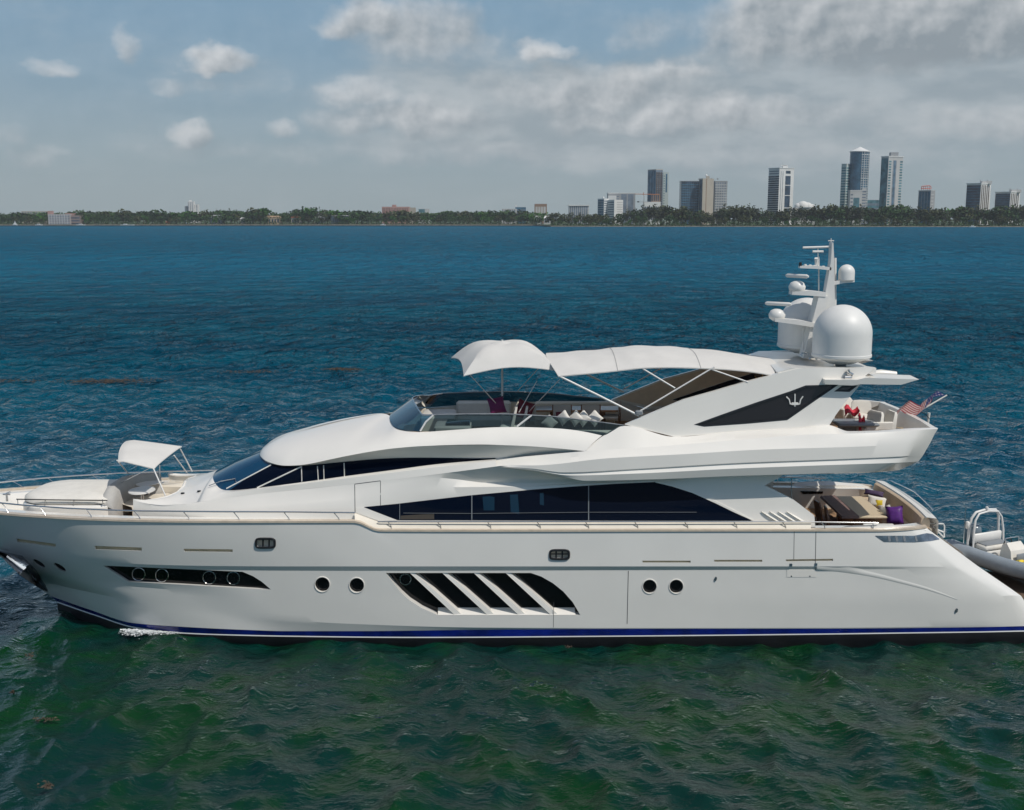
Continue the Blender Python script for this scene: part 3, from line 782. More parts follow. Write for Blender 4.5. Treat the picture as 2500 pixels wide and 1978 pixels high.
top.loft([[fl[0], fl[1]], [fl[0] + Vector((0, .0, 0)), Vector((fl[0].x, -1.2, 3.3))]])
htop = top.mirror().build('deckhouse_roof', GW, yacht, 40)
MB().tube(wl([(325, 1223, -1.73), (352, 1223, -1.64), (385, 1219, -1.53), (412, 1212, -1.36), (433, 1202, -1.08), (447, 1188, -.64), (452, 1175, -.15)]), .03, 6).mirror().build('lounge_coaming', GEL, yacht)
# wheelhouse glass
ghi = cr(wl(gl_hi), n1)
gmid = [a.lerp(b, .5) + Vector((-.03, -.03, .03)) for a, b in zip(glo, ghi)]
wsn = MB().loft([glo[:24], gmid[:24], ghi[:24]]).mirror().build('wheelhouse_windscreen', SCREENB, yacht, 40)
wg = MB().loft([glo[23:], gmid[23:], ghi[23:]]).build('wheelhouse_window', NAVY, yacht, 40)
MB().loft([[Vector((p.x, -p.y, p.z)) for p in r[23:]] for r in (glo, gmid, ghi)]).build('wheelhouse_window', NAVY, yacht, 40)
wall_ = MB().loft([glo, gmid, ghi]).build('probe', NAVY, None, 0)
WGT = bvh(wall_); bpy.data.objects.remove(wall_)
for a, b, wd in (((553, 1193), (670, 1131), 3.2), ((628, 1191), (737, 1139), 3.4), ((737, 1178), (736, 1140), 2.2), ((777, 1172), (775, 1138), 2.2), ((791, 1170), (790, 1136), 2.2), ((841, 1163), (840, 1130), 2.4)):
    hs_ = [WGT.ray_cast(CAM, RAY(a[0] + (b[0]-a[0])*k/16, a[1] + (b[1]-a[1])*k/16))[0] for k in range(17)]
    MB().tube([h + Vector((0, -.005, 0)) for h in hs_ if h is not None and h.y < 0.2], wd * .012 * .55, 6).build('window_mullion', GEL, wg)
MB().tube([WZ(510, 1186, 4.62), hit(WGT, 540, 1178)[0] + Vector((0, -.05, .05)), hit(WGT, 575, 1170)[0] + Vector((0, -.03, .03))], .014, 6).build('windscreen_wiper', CHROME, wg)
MB().tube([hit(WGT, 575, 1169)[0] + Vector((0, -.03, .03)), hit(WGT, 577, 1178)[0] + Vector((0, -.03, .03))], .012, 6).build('windscreen_wiper', CHROME, wg)
# saloon window
wtop = [(889, 1238), (970, 1230), (1060, 1219.5), (1152, 1209), (1300, 1195.5), (1400, 1188), (1500, 1181.5), (1600, 1177), (1640, 1186), (1690, 1202), (1745, 1226), (1790, 1248), (1834, 1271)]
wbot = [(889, 1238.6), (970, 1270), (1834, 1271.5)]
sal = on_surface(MB(), HB, wtop, wbot, 40, 5, .012, .03).build('saloon_window', NAVY, yacht, 20)
for x, a, b, wd in ((1152, 1209, 1270, 2.2), (1437, 1186, 1271, 2.2), (976, 1230, 1269, 1.2)):
    on_surface(MB(), HB, [(x - wd/2, a), (x + wd/2, a)], [(x - wd/2, b), (x + wd/2, b)], 1, 10, .022, 0).build('window_mullion', GREY, sal)
MB().tube([hit(HB, a, b)[0] + Vector((0, -.035, 0)) for a, b in ((985, 1252), (1152, 1253), (1437, 1250), (1700, 1250))], .005, 5).build('inside_rail_line', GREY, sal)
on_surface(MB(), HB, [(1600, 1175), (1640, 1183), (1690, 1199), (1745, 1223), (1790, 1245), (1838, 1270)], [(1600, 1178.5), (1640, 1187.5), (1690, 1203.5), (1745, 1228), (1790, 1250), (1838, 1271.6)], 24, 1, .03, .0).build('window_frame', GEL, sal)
PATCHB = mat('pane_patch_navy', (.006, .030, .060), .15, spec=.3)  # lighter navy decals: interior glimpses and reflections painted onto the glass
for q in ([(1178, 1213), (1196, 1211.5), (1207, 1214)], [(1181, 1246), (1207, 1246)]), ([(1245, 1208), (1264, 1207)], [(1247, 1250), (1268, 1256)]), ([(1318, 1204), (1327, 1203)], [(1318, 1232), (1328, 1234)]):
    on_surface(MB(), HB, q[0], q[1], 3, 3, .0145, 0).build('painted_pane_patch', PATCHB, sal)
on_surface(MB(), HB, [(978, 1259), (1060, 1254)], [(978, 1268), (1060, 1268)], 3, 2, .0145, 0).build('window_sofa_back', mat('sofa_behind_glass', (.07, .06, .05), .2, spec=.3), sal)
# doors, louvres, front ledge
seam(866, 1183, 867, 1258, HB, 1.5); seam(929, 1175, 929, 1271, HB, 1.2)
MB().tube([hit(HB, 866, 1182)[0], hit(HB, 897, 1178)[0], hit(HB, 929, 1174)[0]], .010, 5).build('seam', SEAM, yacht)
for k in range(4):
    x = 1857 + 20.5 * k; A = []; B = []
    for i in range(9):
        t = i / 8; a = x + 51*t*1.02; b = 1250 + 33*t
        p, _ = hit(HB, a, b); q, _ = hit(HB, a + 5 + 7*math.sin(math.pi*t), b + .5)
        A.append([p + Vector((0, -.01, 0)), p + Vector((0, -.075*math.sin(math.pi*min(1, .15+t*.85)), .03)), q + Vector((0, -.005, 0))])
    MB().loft(A).build('louvre_fin', GEL, yacht, 60)
led = MB()
ledge = [(866, 1252, 1276), (926, 1274, 1297), (1000, 1275, 1298), (1400, 1275, 1297.5), (1980, 1275, 1297)]
led.loft([[W(a, b, -2.70) for a, b, c in ledge], [W(a, b + 2, -2.78) for a, b, c in ledge], [W(a, c - 4, -2.93) for a, b, c in ledge], [W(a, c - 1, -2.99) for a, b, c in ledge]])
led.build('side_ledge', CREAM, yacht, 40)
wedge = on_surface(MB(), HB, [(868, 1240), (889, 1239), (970, 1270)], [(868, 1252), (925, 1272), (970, 1271)], 8, 2, .015, .02).build('side_ledge', GEL, yacht)

# ------------------------------------------------------------------ flybridge shell
e0 = cr(wl(gl_hi), 80)
e1p = [(641, 1098, 0), (636, 1103, -.42), (634.5, 1110, -.80), (640, 1118, -1.16), (654, 1127.5, -1.5), (685, 1136, -1.9), (720, 1136.5, -2.1), (756, 1132.5, -2.24), (859, 1111, -2.48), (970, 1094, -2.58), (1119, 1086, -2.64),
       (1230, 1087, -2.66), (1341, 1093, -2.70), (1430, 1102, -2.74)]
e1 = cr(wl(e1p), 100)
inp = [(640, 1097.5, .02), (652, 1086, .05), (680, 1070, .1), (711, 1056, .15), (748, 1044.5, .2), (785, 1034, .2), (830, 1024, .15), (878, 1015.5, .1), (930, 1010, 0), (952, 1016, -.25),
       (958, 1034, -1.1), (967, 1046, -1.72), (1019, 1055, -2.12), (1119, 1049, -2.2)]
inner_pts = wl(inp)
front_in = cr(inner_pts, 100)
# outer edge runs on to the aft; make the same count: front part (0..100) then the coaming part
e1f = cr(wl([(641, 1098, 0), (636, 1103, -.42), (634.5, 1110, -.80), (640, 1118, -1.16), (654, 1127.5, -1.5), (685, 1136, -1.9), (720, 1136.5, -2.1), (756, 1132.5, -2.24), (810, 1121, -2.38), (859, 1111, -2.48),
             (910, 1102, -2.53), (970, 1094, -2.58), (1050, 1088.5, -2.62), (1119, 1086, -2.64)]), 100)
e1b = cr(wl([(1119, 1086, -2.64), (1180, 1085.5, -2.655), (1230, 1087, -2.66), (1290, 1089.5, -2.68), (1341, 1093, -2.70), (1390, 1097.5, -2.72), (1430, 1102, -2.74)]), 50)
inb = cr(wl([(1119, 1049, -2.2), (1175, 1045, -2.23), (1230, 1043, -2.26), (1300, 1043.5, -2.3), (1370, 1047, -2.34), (1420, 1053, -2.38), (1470, 1063.5, -2.45)]), 50)
def arch_rows(A, B, n, kk):
    out = []
    for i in range(n + 1):
        a = math.pi/2 * i / n; h = 1 - math.cos(a); v = math.sin(a); t = i / n; row = []
        for j, (p, q) in enumerate(zip(A, B)):
            k = kk(j / (len(A) - 1)); hx = t + (h - t)*k; vz = t + (v - t)*k
            row.append(Vector((p.x + (q.x - p.x)*hx, p.y + (q.y - p.y)*hx, p.z + (q.z - p.z)*vz)))
        out.append(row)
    return out
sh = MB()
sh.loft(arch_rows(e1f, front_in, 10, lambda u: .75 - .35*u))
sh.loft(arch_rows(e1b, inb, 10, lambda u: .40 - .2*u))
e0x = cr(wl(gl_hi), 150)
# soffit: from the crease in and down to the head of the glass
e1all = e1f + e1b[1:]
e0all = []
import bisect
cx0 = [p.x for p in ghi]
e0b = cr(wl(gl_hi + [(1300, 1113, -2.42), (1430, 1102.5, -2.72)]), 149)
e1m = cr(wl(e1p), 149)
# match by index fraction of the two curves, both starting at the nose
e1s = cr(wl([(641, 1098, 0), (636, 1103, -.42), (634.5, 1110, -.80), (640, 1118, -1.16), (654, 1127.5, -1.5), (685, 1136, -1.9), (720, 1136.5, -2.1), (756, 1132.5, -2.24), (859, 1111, -2.48), (950, 1096.5, -2.57),
             (1050, 1088.5, -2.62), (1230, 1087, -2.66), (1341, 1093, -2.70), (1430, 1102, -2.74)]), 149)
sh.loft([e1s, [a.lerp(b, .5) + Vector((0, .03, -.01)) for a, b in zip(e1s, e0b)], e0b])
fly = sh.mirror().build('flybridge_shell', GW, yacht, 32)
FT = bvh(fly)

# ------------------------------------------------------------------ flybridge band (overhanging side of the upper deck)
Ttop = Line([(1426, 1101.5, -2.72), (1470, 1066, -2.46), (1526, 1040, -2.34), (1648, 1067, -2.44), (1782, 1056, -2.42), (1967, 1044.5, -2.42), (2022, 1038.5, -2.40), (2075, 1053.5, -2.55), (2150, 1051.5, -2.58), (2232, 1046, -2.55), (2288, 1044.5, -2.3)])
band = [Line([(1211, 1121, -2.36), (1300, 1113, -2.55), (1426, 1102, -2.74), (1500, 1097, -2.75), (1596, 1091, -2.76), (1782, 1076, -2.78), (1967, 1062, -2.78), (2100, 1058, -2.76), (2235, 1050.5, -2.68), (2290, 1047, -2.35)]),
        Line([(1211, 1127, -2.47), (1300, 1125, -2.7), (1485, 1108, -2.84), (1670, 1097, -2.86), (1856, 1084, -2.88), (2100, 1073, -2.86), (2230, 1066, -2.75), (2281, 1061, -2.35)]),
        Line([(1211, 1133.5, -2.59), (1300, 1136.5, -2.85), (1485, 1119, -2.96), (1670, 1109, -2.98), (1856, 1098, -2.98), (2100, 1090.5, -2.95), (2220, 1084, -2.82), (2272, 1080, -2.35)]),
        Line([(1211, 1138.3, -2.67), (1300, 1144.5, -2.86), (1378, 1153.5, -2.94), (1559, 1144.5, -3.0), (1800, 1130.5, -3.02), (2100, 1119, -2.98), (2200, 1114.5, -2.88), (2254, 1111, -2.35)]),
        Line([(1211, 1138.6, -2.672), (1300, 1145.5, -2.82), (1380, 1155.5, -2.90), (1559, 1147, -2.96), (1800, 1133, -2.98), (2100, 1121.5, -2.94), (2200, 1117, -2.84), (2252, 1114, -2.35)]),
        Line([(1211, 1138.9, -2.676), (1300, 1147.5, -2.85), (1395, 1161, -2.94), (1560, 1156, -3.03), (1800, 1144, -3.05), (2100, 1133, -3.0), (2190, 1130, -2.88), (2242, 1127, -2.35)]),
        Line([(1211, 1139.2, -2.68), (1300, 1150, -2.82), (1380, 1165, -2.90), (1430, 1174, -2.94), (1596, 1170.5, -3.0), (1800, 1162, -3.0), (1995, 1156.5, -2.97), (2130, 1152, -2.86), (2196, 1148, -2.35)]),
        Line([(1211, 1140, -2.60), (1300, 1152, -2.66), (1380, 1166, -2.66), (1430, 1174.5, -2.66), (1596, 1171.5, -2.66), (1800, 1163, -2.66), (1995, 1157.5, -2.66), (2130, 1153.5, -2.60), (2180, 1150, -2.2)])]
tb = [i / 220 for i in range(221)]
br = [l.frac(tb) for l in band]
bb = MB().loft(br)
inn = [Vector((p.x, 0, p.z)) for p in br[-1]]
bb.loft([br[-1], inn])
ends = [r[-1] for r in br]
bb.loft([ends, [Vector((p.x + .08, -1.3, p.z)) for p in ends], [Vector((p.x + .12, 0, p.z)) for p in ends]])
bandob = bb.mirror().build('flybridge_band', GW, yacht, 18)
BT = bvh(bandob)
# coaming ledge between the band and the inside
tt = Ttop.frac(tb)
b0 = [band[0].at(1426 + (2290 - 1426)*t) for t in tb]
inside = [p + Vector((0, .10, -.01)) for p in tt]
low = [Vector((p.x, p.y, p.z - max(.03, (p.z - 5.62) * min(1, (1 - t) / .14)))) for p, t in zip(inside, tb)]
cm = MB().loft([b0, tt, inside, low]).mirror().build('flybridge_coaming', GW, yacht, 30)
CT = bvh(cm)
# flybridge floor
L = [Vector((p.x, p.y + .12, 5.90)) for p in cr(wl([(965, 1046, -1.55), (1019, 1055, -2.0), (1119, 1049, -2.1), (1470, 1063, -2.35)]), 40)] + [Vector((W(x, 1060, -2.45).x, -2.3, 5.90)) for x in (1600, 1800, 2000, 2150, 2215)]
MB().loft([L, [Vector((p.x, -p.y, p.z)) for p in L]]).build('flybridge_floor', TEAK, yacht)
# inner face of the well forward of the coaming ledge
ic = cr(wl([(952, 1016, 0), (953, 1022, -.5), (958, 1034, -1.1), (967, 1046, -1.72), (1019, 1055, -2.12), (1119, 1049, -2.2), (1230, 1043, -2.26), (1370, 1047, -2.34), (1470, 1063.5, -2.45)]), 60)
MB().loft([ic, [p + Vector((.08, .10, -.02)) for p in ic], [Vector((p.x + .08, p.y + .10, 5.65)) for p in ic]]).mirror().build('well_lining', CREAM, yacht, 30)
# aft bulwark of the flybridge deck, a low transverse wall joining the two sides
xe = W(2288, 1045, -2.3).x; ze = W(2288, 1045, -2.3).z
MB().loft([[(xe - .02, -2.3, ze), (xe + .06, -1.3, ze), (xe + .10, 0, ze), (xe + .06, 1.3, ze), (xe - .02, 2.3, ze)], [(xe - .18, -2.25, ze), (xe - .08, -1.2, ze), (xe - .06, 0, ze), (xe - .08, 1.2, ze), (xe - .18, 2.25, ze)],
           [(xe - .45, -2.2, 5.66), (xe - .35, -1.2, 5.66), (xe - .33, 0, 5.66), (xe - .35, 1.2, 5.66), (xe - .45, 2.2, 5.66)]]).build('aft_bulwark', GW, yacht, 40)

# ------------------------------------------------------------------ flybridge windscreen
gb = cr(wl([(950, 1013, .05), (950, 1018, -.30), (954, 1030, -1.0), (965, 1044.5, -1.70), (990, 1051, -2.0), (1022, 1054, -2.12)]), 30)
gt = cr(wl([(1006, 972, .05), (1008, 977, -.35), (1015, 990, -.95), (1026, 1006, -1.55), (1033, 1013, -1.85), (1060, 1013, -2.0)]), 30)
fs = MB().loft([gb, gt]).mirror().build('windscreen', BLUEG, yacht, 40)
MB().tube(gt, .022, 6).mirror().build('windscreen_rail', CHROME, fs, 60)
sb_ = cr(wl([(1022, 1054, -2.12), (1070, 1052, -2.17), (1119, 1049, -2.2), (1175, 1045.5, -2.23), (1230, 1044, -2.26), (1300, 1044, -2.3), (1370, 1047.5, -2.34), (1420, 1053.5, -2.38), (1470, 1063.5, -2.45), (1500, 1050, -2.39), (1524, 1039.5, -2.34)]), 60)
st_ = cr(wl([(1060, 1013, -2.0), (1082, 1012.5, -2.03), (1119, 1011.5, -2.06), (1175, 1011, -2.09), (1230, 1011, -2.12), (1300, 1014, -2.15), (1370, 1019, -2.19), (1420, 1025.5, -2.22), (1470, 1031.5, -2.26), (1500, 1035.5, -2.3), (1525, 1039, -2.33)]), 60)
sg = MB().loft([sb_, st_]).build('side_screen', TINT, yacht, 40)
MB().tube(st_, .020, 6).build('screen_rail', GREY, sg, 60)
m_ = MB().loft([[Vector((p.x, -p.y, p.z)) for p in sb_], [Vector((p.x, -p.y, p.z)) for p in st_]]).build('side_screen', TEALG, yacht, 40)
MB().tube([Vector((p.x, -p.y, p.z)) for p in st_], .020, 6).build('screen_rail', GREY, m_, 60)
MB().tube(wl([(1058, 1014, -2.0), (1040, 1030, -2.04), (1026, 1053, -2.11)]), .03, 6).build('screen_post', ALU, sg)
MB().tube(wl([(1298, 1014, -2.14), (1262, 1042, -2.26)]), .03, 6).build('screen_post', ALU, sg)

# ------------------------------------------------------------------ hardtop arch
arch_out = [(1526, 1037), (1648, 1067), (1782, 1056), (1967, 1044.5), (2022, 1038.5), (2060, 987), (2098, 942), (2113, 918), (2136, 899), (2050, 897.5), (1967, 898), (1945, 900.5), (1819, 933), (1745, 955), (1670, 976), (1598, 1006)]
YA = -2.32
def AY(py): return YA + (1050 - py) / 150 * .22         # leans in towards the top
def ap(p, dy=0.0): return W(p[0], p[1], AY(p[1])) + Vector((0, dy, 0))
win1 = [(1694, 1037), (1760, 1013), (1845, 983), (1930, 955), (1967, 941), (2048, 939), (1985, 982), (1922, 1026), (1820, 1035), (1719, 1042)]
win2 = [(2036, 956), (2056, 942), (2094, 941.5), (2074, 957)]
def plate(outer, holes, th):
    """flat plate with openings, given in photo pixels, in the arch plane"""
    b = bmesh.new()
    def loop(ps): 
        vs_ = [b.verts.new(ap(p)) for p in ps]
        return [b.edges.new((vs_[i], vs_[(i + 1) % len(vs_)])) for i in range(len(vs_))]
    ed = loop(outer)
    for h in holes: ed += loop(h)
    bmesh.ops.triangle_fill(b, edges=ed, use_beauty=True)
    r = bmesh.ops.extrude_face_region(b, geom=list(b.faces))
    for v in [g for g in r['geom'] if isinstance(g, bmesh.types.BMVert)]: v.co.y += th
    mbb = MB(); b.verts.index_update()
    mbb.v = [v.co.copy() for v in b.verts]; mbb.f = [tuple(v.index for v in f.verts) for f in b.faces]; mbb.mi = [0] * len(mbb.f)
    b.free(); return mbb
near_arch = plate(arch_out, [win1, win2], .14).build('hardtop_wing', GW, yacht, 30)
fa = plate(arch_out, [win1, win2], .14)
fa.v = [Vector((p.x, -p.y, p.z)) for p in fa.v]
fa = fa.build('hardtop_wing', GW, yacht, 30)
def grow(ps, k):
    cx = sum(p[0] for p in ps)/len(ps); cy = sum(p[1] for p in ps)/len(ps)
    return [(cx + (p[0]-cx)*k, cy + (p[1]-cy)*k) for p in ps]
def inset_poly(ps, d):
    out = []; n = len(ps)
    for i in range(n):
        p0, p1, p2 = Vector(ps[i-1]), Vector(ps[i]), Vector(ps[(i+1) % n])
        a = (p1-p0).normalized(); b = (p2-p1).normalized(); na = Vector((-a.y, a.x)); nb = Vector((-b.y, b.x))
        m_ = (na+nb); m_ = m_/max(m_.dot(na), .25); out.append(tuple(p1 + m_*d))
    return out
for sgn, par in ((1, near_arch), (-1, fa)):
    for wn, mt in ((win1, SMOKE), (win2, BLACK)):
        q = MB().prism([ap(p, .05) for p in wn], (0, .02, 0))
        fr = plate(wn, [inset_poly(wn, 4.5)], .02)
        fr.v = [p + Vector((0, -.004, 0)) for p in fr.v]
        if sgn < 0:
            q.v = [Vector((p.x, -p.y, p.z)) for p in q.v]; fr.v = [Vector((p.x, -p.y, p.z)) for p in fr.v]
        q = q.build('wing_window', mt, par, 0)
        fr.build('window_frame', RUB, q, 0)
    # three-pronged emblem on the pane
    em = MB()
    for pth in ([(1941, 993), (1941, 962)], [(1928, 986), (1935, 988), (1948, 988), (1954, 986)], [(1929, 985), (1927, 976), (1920, 969)], [(1953, 985), (1955, 976), (1961, 968)]):
        em.tube([ap(p, .02 if sgn > 0 else .10) for p in pth], .020, 6)
    em.box(ap((1941, 986), .02 if sgn > 0 else .10), (.20, .03, .07), bev=.01)
    if sgn < 0: em.v = [Vector((p.x, -p.y, p.z)) for p in em.v]
    em.build('wing_emblem', MASTW if sgn > 0 else GOLD, par)
# inner lining of the wings: tan in the shade
ln = plate([(1540, 1034), (1640, 1056), (1782, 1048), (1967, 1036), (2010, 1030), (2090, 935), (2100, 903), (1967, 904), (1945, 907), (1819, 939), (1670, 982)], [inset_poly(win1, -1.5), inset_poly(win2, -1.0)], .008)
ln.v = [p + Vector((0, .145, 0)) for p in ln.v]
ln.build('wing_lining', LINING, near_arch, 0)
ln.v = [Vector((p.x, -p.y, p.z)) for p in ln.v]; ln.build('wing_lining', LINING, fa, 0)
# hard roof between the wings aft of the canvas, with shelf wing and antenna boards
roof = MB()
zt = ap((2050, 898)).z
x0, x1, x2 = ap((1900, 905)).x, ap((1985, 898)).x, ap((2140, 899)).x
rws = []
for x, zc in ((x0, zt - .05), (x0 + .35, zt - .04), (x1, zt - .04), (x2 - .5, zt - .05), (x2, zt - .07)):
    rws.append([Vector((x, y, zc if abs(y) < 1.9 else zt - (.0 if x > x0 else .12) - .01)) for y in (-2.08, -1.9, -1.2, -.4, .4, 1.2, 1.9, 2.08)])
roof.loft(rws); roof.loft([[p - Vector((0, 0, .14)) for p in r] for r in rws])
for k in (0, -1): roof.loft([rws[k], [p - Vector((0, 0, .14)) for p in rws[k]]])
roof.loft([[r[0] for r in rws], [r[0] - Vector((0, 0, .14)) for r in rws]]); roof.loft([[r[-1] for r in rws], [r[-1] - Vector((0, 0, .14)) for r in rws]])
roof.build('hardtop_roof', GW, yacht, 40)
shelf = MB()
sp1 = [(2008, 924), (2085, 924), (2105, 919), (2235, 923)]; sp2 = [(2008, 935), (2075, 938), (2095, 935), (2192, 936.5)]
r1 = [ap(p, -.30) for p in sp1]; r2 = [ap(p, -.26) for p in sp2]
shelf.loft([r1, r2, [p + Vector((0, .55, 0)) for p in r2], [p + Vector((0, .75, .02)) for p in r1], r1]); shelf.poly([r1[-1], r2[-1], r2[-1] + Vector((0, .55, 0)), r1[-1] + Vector((0, .75, .02))]); shelf.poly([r1[0], r2[0], r2[0] + Vector((0, .55, 0)), r1[0] + Vector((0, .75, .02))])
shelf.build('hardtop_spoiler', GW, yacht, 30)
shelf.v = [Vector((p.x, -p.y, p.z)) for p in shelf.v]; shelf.build('hardtop_spoiler', GW, yacht, 30)
MB().tube(wl([(2118, 914, -.4), (2150, 912.5, -.4), (2188, 914, -.4)]), [.11, .13, .09], 10).build('searchlight_tube', GW, yacht, 60)
hs = MB(); hs.tube(wl([(2062, 921, -2.2), (2078, 922, -2.2), (2082, 914, -2.2), (2073, 910, -2.2), (2069, 904, -2.2)]), [.05, .06, .04, .045, .07], 8)
hs.build('horn', CHROME, yacht, 60)
# aft pillar fold that leans in behind the wing window
pf = MB(); pf.loft([[ap((2033, 958), .10), ap((2076, 958), .02)], [ap((1974, 1044), .0), ap((2024, 1038), -.03)]])
pf.loft([[ap((2033, 958), .10), ap((2022, 960), -.004)], [ap((1974, 1044), .0), ap((1968, 1044), -.004)]])
pf.build('pillar_fold', GW, yacht, 0)

# ------------------------------------------------------------------ rails
def rail(pts_top, posts, parent=yacht, name='deck_rail', r=.024, mt=None, mirror=False, pr=.016):
    mt = mt or CHROME
    P = wl(pts_top)
    if mirror: P = [Vector((p.x, -p.y, p.z)) for p in P]
    o = MB().tube(P, r, 8).build(name, mt, parent, 60)
    for a, b in posts:
        A, B = W(*a), W(*b); Q = [A, A.lerp(B, .6) + Vector((.03, 0, 0)), B]
        if mirror: Q = [Vector((p.x, -p.y, p.z)) for p in Q]
        MB().tube(Q, pr, 6).build('rail_post', mt, o, 60)
    return o
def sy(px, off=.10): return sheer.yy(px) + off
ptop = [(-150, 1205), (-100, 1216), (-50, 1223), (0, 1228), (60, 1234), (160, 1241), (260, 1245.5), (351, 1248), (527, 1249.5), (700, 1250), (867, 1252)]
pst = [((-60, 1222), (-40, 1248)), ((5, 1229), (22, 1256)), ((97, 1238), (113, 1262)), ((210, 1243.5), (225, 1268)), ((327, 1248), (344, 1272)), ((447, 1249), (465, 1274)), ((570, 1250), (587, 1275)), ((693, 1250.5), (709, 1275)), ((815, 1251.5), (831, 1275))]
def ry(px): return min(sy(max(px, -170)) + .02, -.0)
for mir in (False, True):
    rail([(a, b, ry(a)) for a, b in ptop], [((a, b, ry(a)), (c, d, ry(c) - .04)) for (a, b), (c, d) in pst], mirror=mir, name='bow_rail')
    rail([(922, 1274.5, -2.85), (1200, 1274, -2.87), (1600, 1273.5, -2.87), (1991, 1274.5, -2.84), (2100, 1276, -2.8), (2145, 1277, -2.78)],
         [((x - 9, 1274.5, -2.86), (x, 1292, -2.90)) for x in (956, 1077, 1199, 1320, 1438, 1558, 1680, 1800, 1919, 2014)] + [((2130, 1277, -2.78), (2131, 1291, -2.8))], mirror=mir, name='side_rail', r=.02, pr=.014)
# cockpit lip and stern details
lip = MB(); q = [(2048, 1291.5), (2062, 1286), (2085, 1283.5), (2150, 1282), (2238, 1284), (2262, 1288)]
lip.loft([[W(a, 1294.5, -2.78 if a < 2200 else -2.62) for a, b in q], [W(a, b, -2.74 if a < 2200 else -2.56) for a, b in q], [W(a, b - 1, -2.45) for a, b in q], [W(a, b, -2.42) - Vector((0, 0, .3)) for a, b in q]])
lip2 = MB(); lip2.v = [Vector((p.x, -p.y, p.z)) for p in lip.v]; lip2.f = lip.f; lip2.mi = lip.mi; lip2.build("cockpit_lip", GEL, yacht, 50)
lip.build('cockpit_lip', GEL, yacht, 50)
MB().tube(wl([(1933, 1166, -1.9), (1932, 1205, -1.9), (1938, 1241, -1.9)]), .014, 6).build('awning_pole', CHROME, yacht)
# ------------------------------------------------------------------ foredeck lounge
base = MB()
def pad_ring(z, gx=0.0, gy=0.0):
    pts = []
    x0, x1 = W(30, 1232, -1.35).x, W(268, 1236, -1.35).x
    hx, cx = (x1 - x0)/2 + gx, (x0 + x1)/2; hy = 1.38 + gy
    for k in range(48):
        a = 2*math.pi*k/48; c, s_ = math.cos(a), math.sin(a)
        e = .45 if c < 0 else .25
        pts.append(Vector((cx + hx*math.copysign(abs(c)**e, c), hy*math.copysign(abs(s_)**(.45 if c < 0 else .25), s_) * (1 if c > -.2 else 1 - .25*(-c - .2)), z)))
    return pts
base.loft([pad_ring(3.26, -.05, -.05), pad_ring(3.30, 0, 0), pad_ring(3.86), pad_ring(3.93, -.06, -.06)], True, True).build('sunpad_base', GEL, yacht, 40)
cu = MB(); cu.loft([pad_ring(3.94, -.10, -.10), pad_ring(3.98, -.04, -.06), pad_ring(4.08, -.06, -.08), pad_ring(4.15, -.2, -.22), pad_ring(4.19, -.7, -.7), pad_ring(4.195, -1.0, -1.1)], True, True)
cu.build('sunpad_cushion', CUSH, yacht, 60)
rl = MB().tube(wl([(40, 1219, -1.36), (120, 1220.5, -1.36), (262, 1222, -1.36)]), .018, 6).build('sunpad_rail', RUB, yacht)
for x in (43, 110, 180, 250): MB().tube(wl([(x, 1219.5, -1.36), (x + 1, 1231, -1.36)]), .014, 6).build('rail_post', CHROME, rl)
# curved sofa back behind the pad
path = cr([W(250, 1226, -1.25), W(262, 1205, -.75), W(280, 1190, -.1), W(305, 1178, .55), W(345, 1166, 1.1), W(392, 1160, 1.35)], 40)
rows_ = []
for i, p in enumerate(path):
    d = (path[min(i+1, 39)] - path[max(i-1, 0)]); d.z = 0; d.normalize(); nrm = Vector((d.y, -d.x, 0))
    z0 = 3.95; zt_ = 4.40 - .16*abs(i/39 - .6) - .36*max(0, 1 - i/9)**1.5
    rows_.append([Vector((p.x, p.y, z0)) - nrm*.05, Vector((p.x, p.y, zt_ - .14)) - nrm*.10, Vector((p.x, p.y, zt_)) - nrm*.02, Vector((p.x, p.y, zt_)) + nrm*.16, Vector((p.x, p.y, zt_ - .16)) + nrm*.30, Vector((p.x, p.y, 3.30)) + nrm*.34])
sfb = MB().loft(rows_); sfb.poly(rows_[0]); sfb.poly(rows_[-1]); sfb.build('lounge_sofa', CUSHG, yacht, 60)
st_p = [p + Vector((.30, -.30, 0)) for p in path[16:]]
sr = [[Vector((p.x, p.y, 3.72)), Vector((p.x + .45, p.y - .45, 3.74)), Vector((p.x + .48, p.y - .48, 3.66)), Vector((p.x + .45, p.y - .45, 3.3))] for p in st_p]
MB().loft(sr).build('lounge_seat', CREAM, yacht, 50)
for (px, py, y, rx, ry_) in ((346, 1196, -.25, .40, .52), (361, 1176, .85, .40, .5)):
    c = W(px, py, y)
    t_ = MB().lathe((c.x, c.y, c.z - .03), [(.001, -.02), (.36, -.02), (.40, 0), (.39, .03), (.001, .035)], 28, sx=1.0, sy=1.3).build('lounge_table', MASTW, yacht, 40)
    MB().lathe((c.x, c.y, 3.3), [(.2, 0), (.2, .03), (.05, .06), (.05, c.z - 3.36), (.001, c.z - 3.36)], 12).build('table_leg', CHROME, t_, 60)
bx = W(425, 1182, 1.2)
MB().box((bx.x, 1.35, 3.62), (1.1, .55, .7), bev=.05).build('lounge_bench', CREAM, yacht, 40)
MB().box((W(415, 1195, .6).x, .55, 3.48), (.9, .5, .4), bev=.04).build('lounge_bench', CREAM, yacht, 40)
fl_ = [W(x, 1250, -1.0).x for x in (268, 460)]
MB().poly([(fl_[0], -1.75, 3.31), (fl_[1], -1.75, 3.31), (fl_[1], 1.75, 3.31), (fl_[0], 1.75, 3.31)]).build('lounge_floor', TEAK, yacht, 0)
cl = WZ(16, 1205, 3.95)
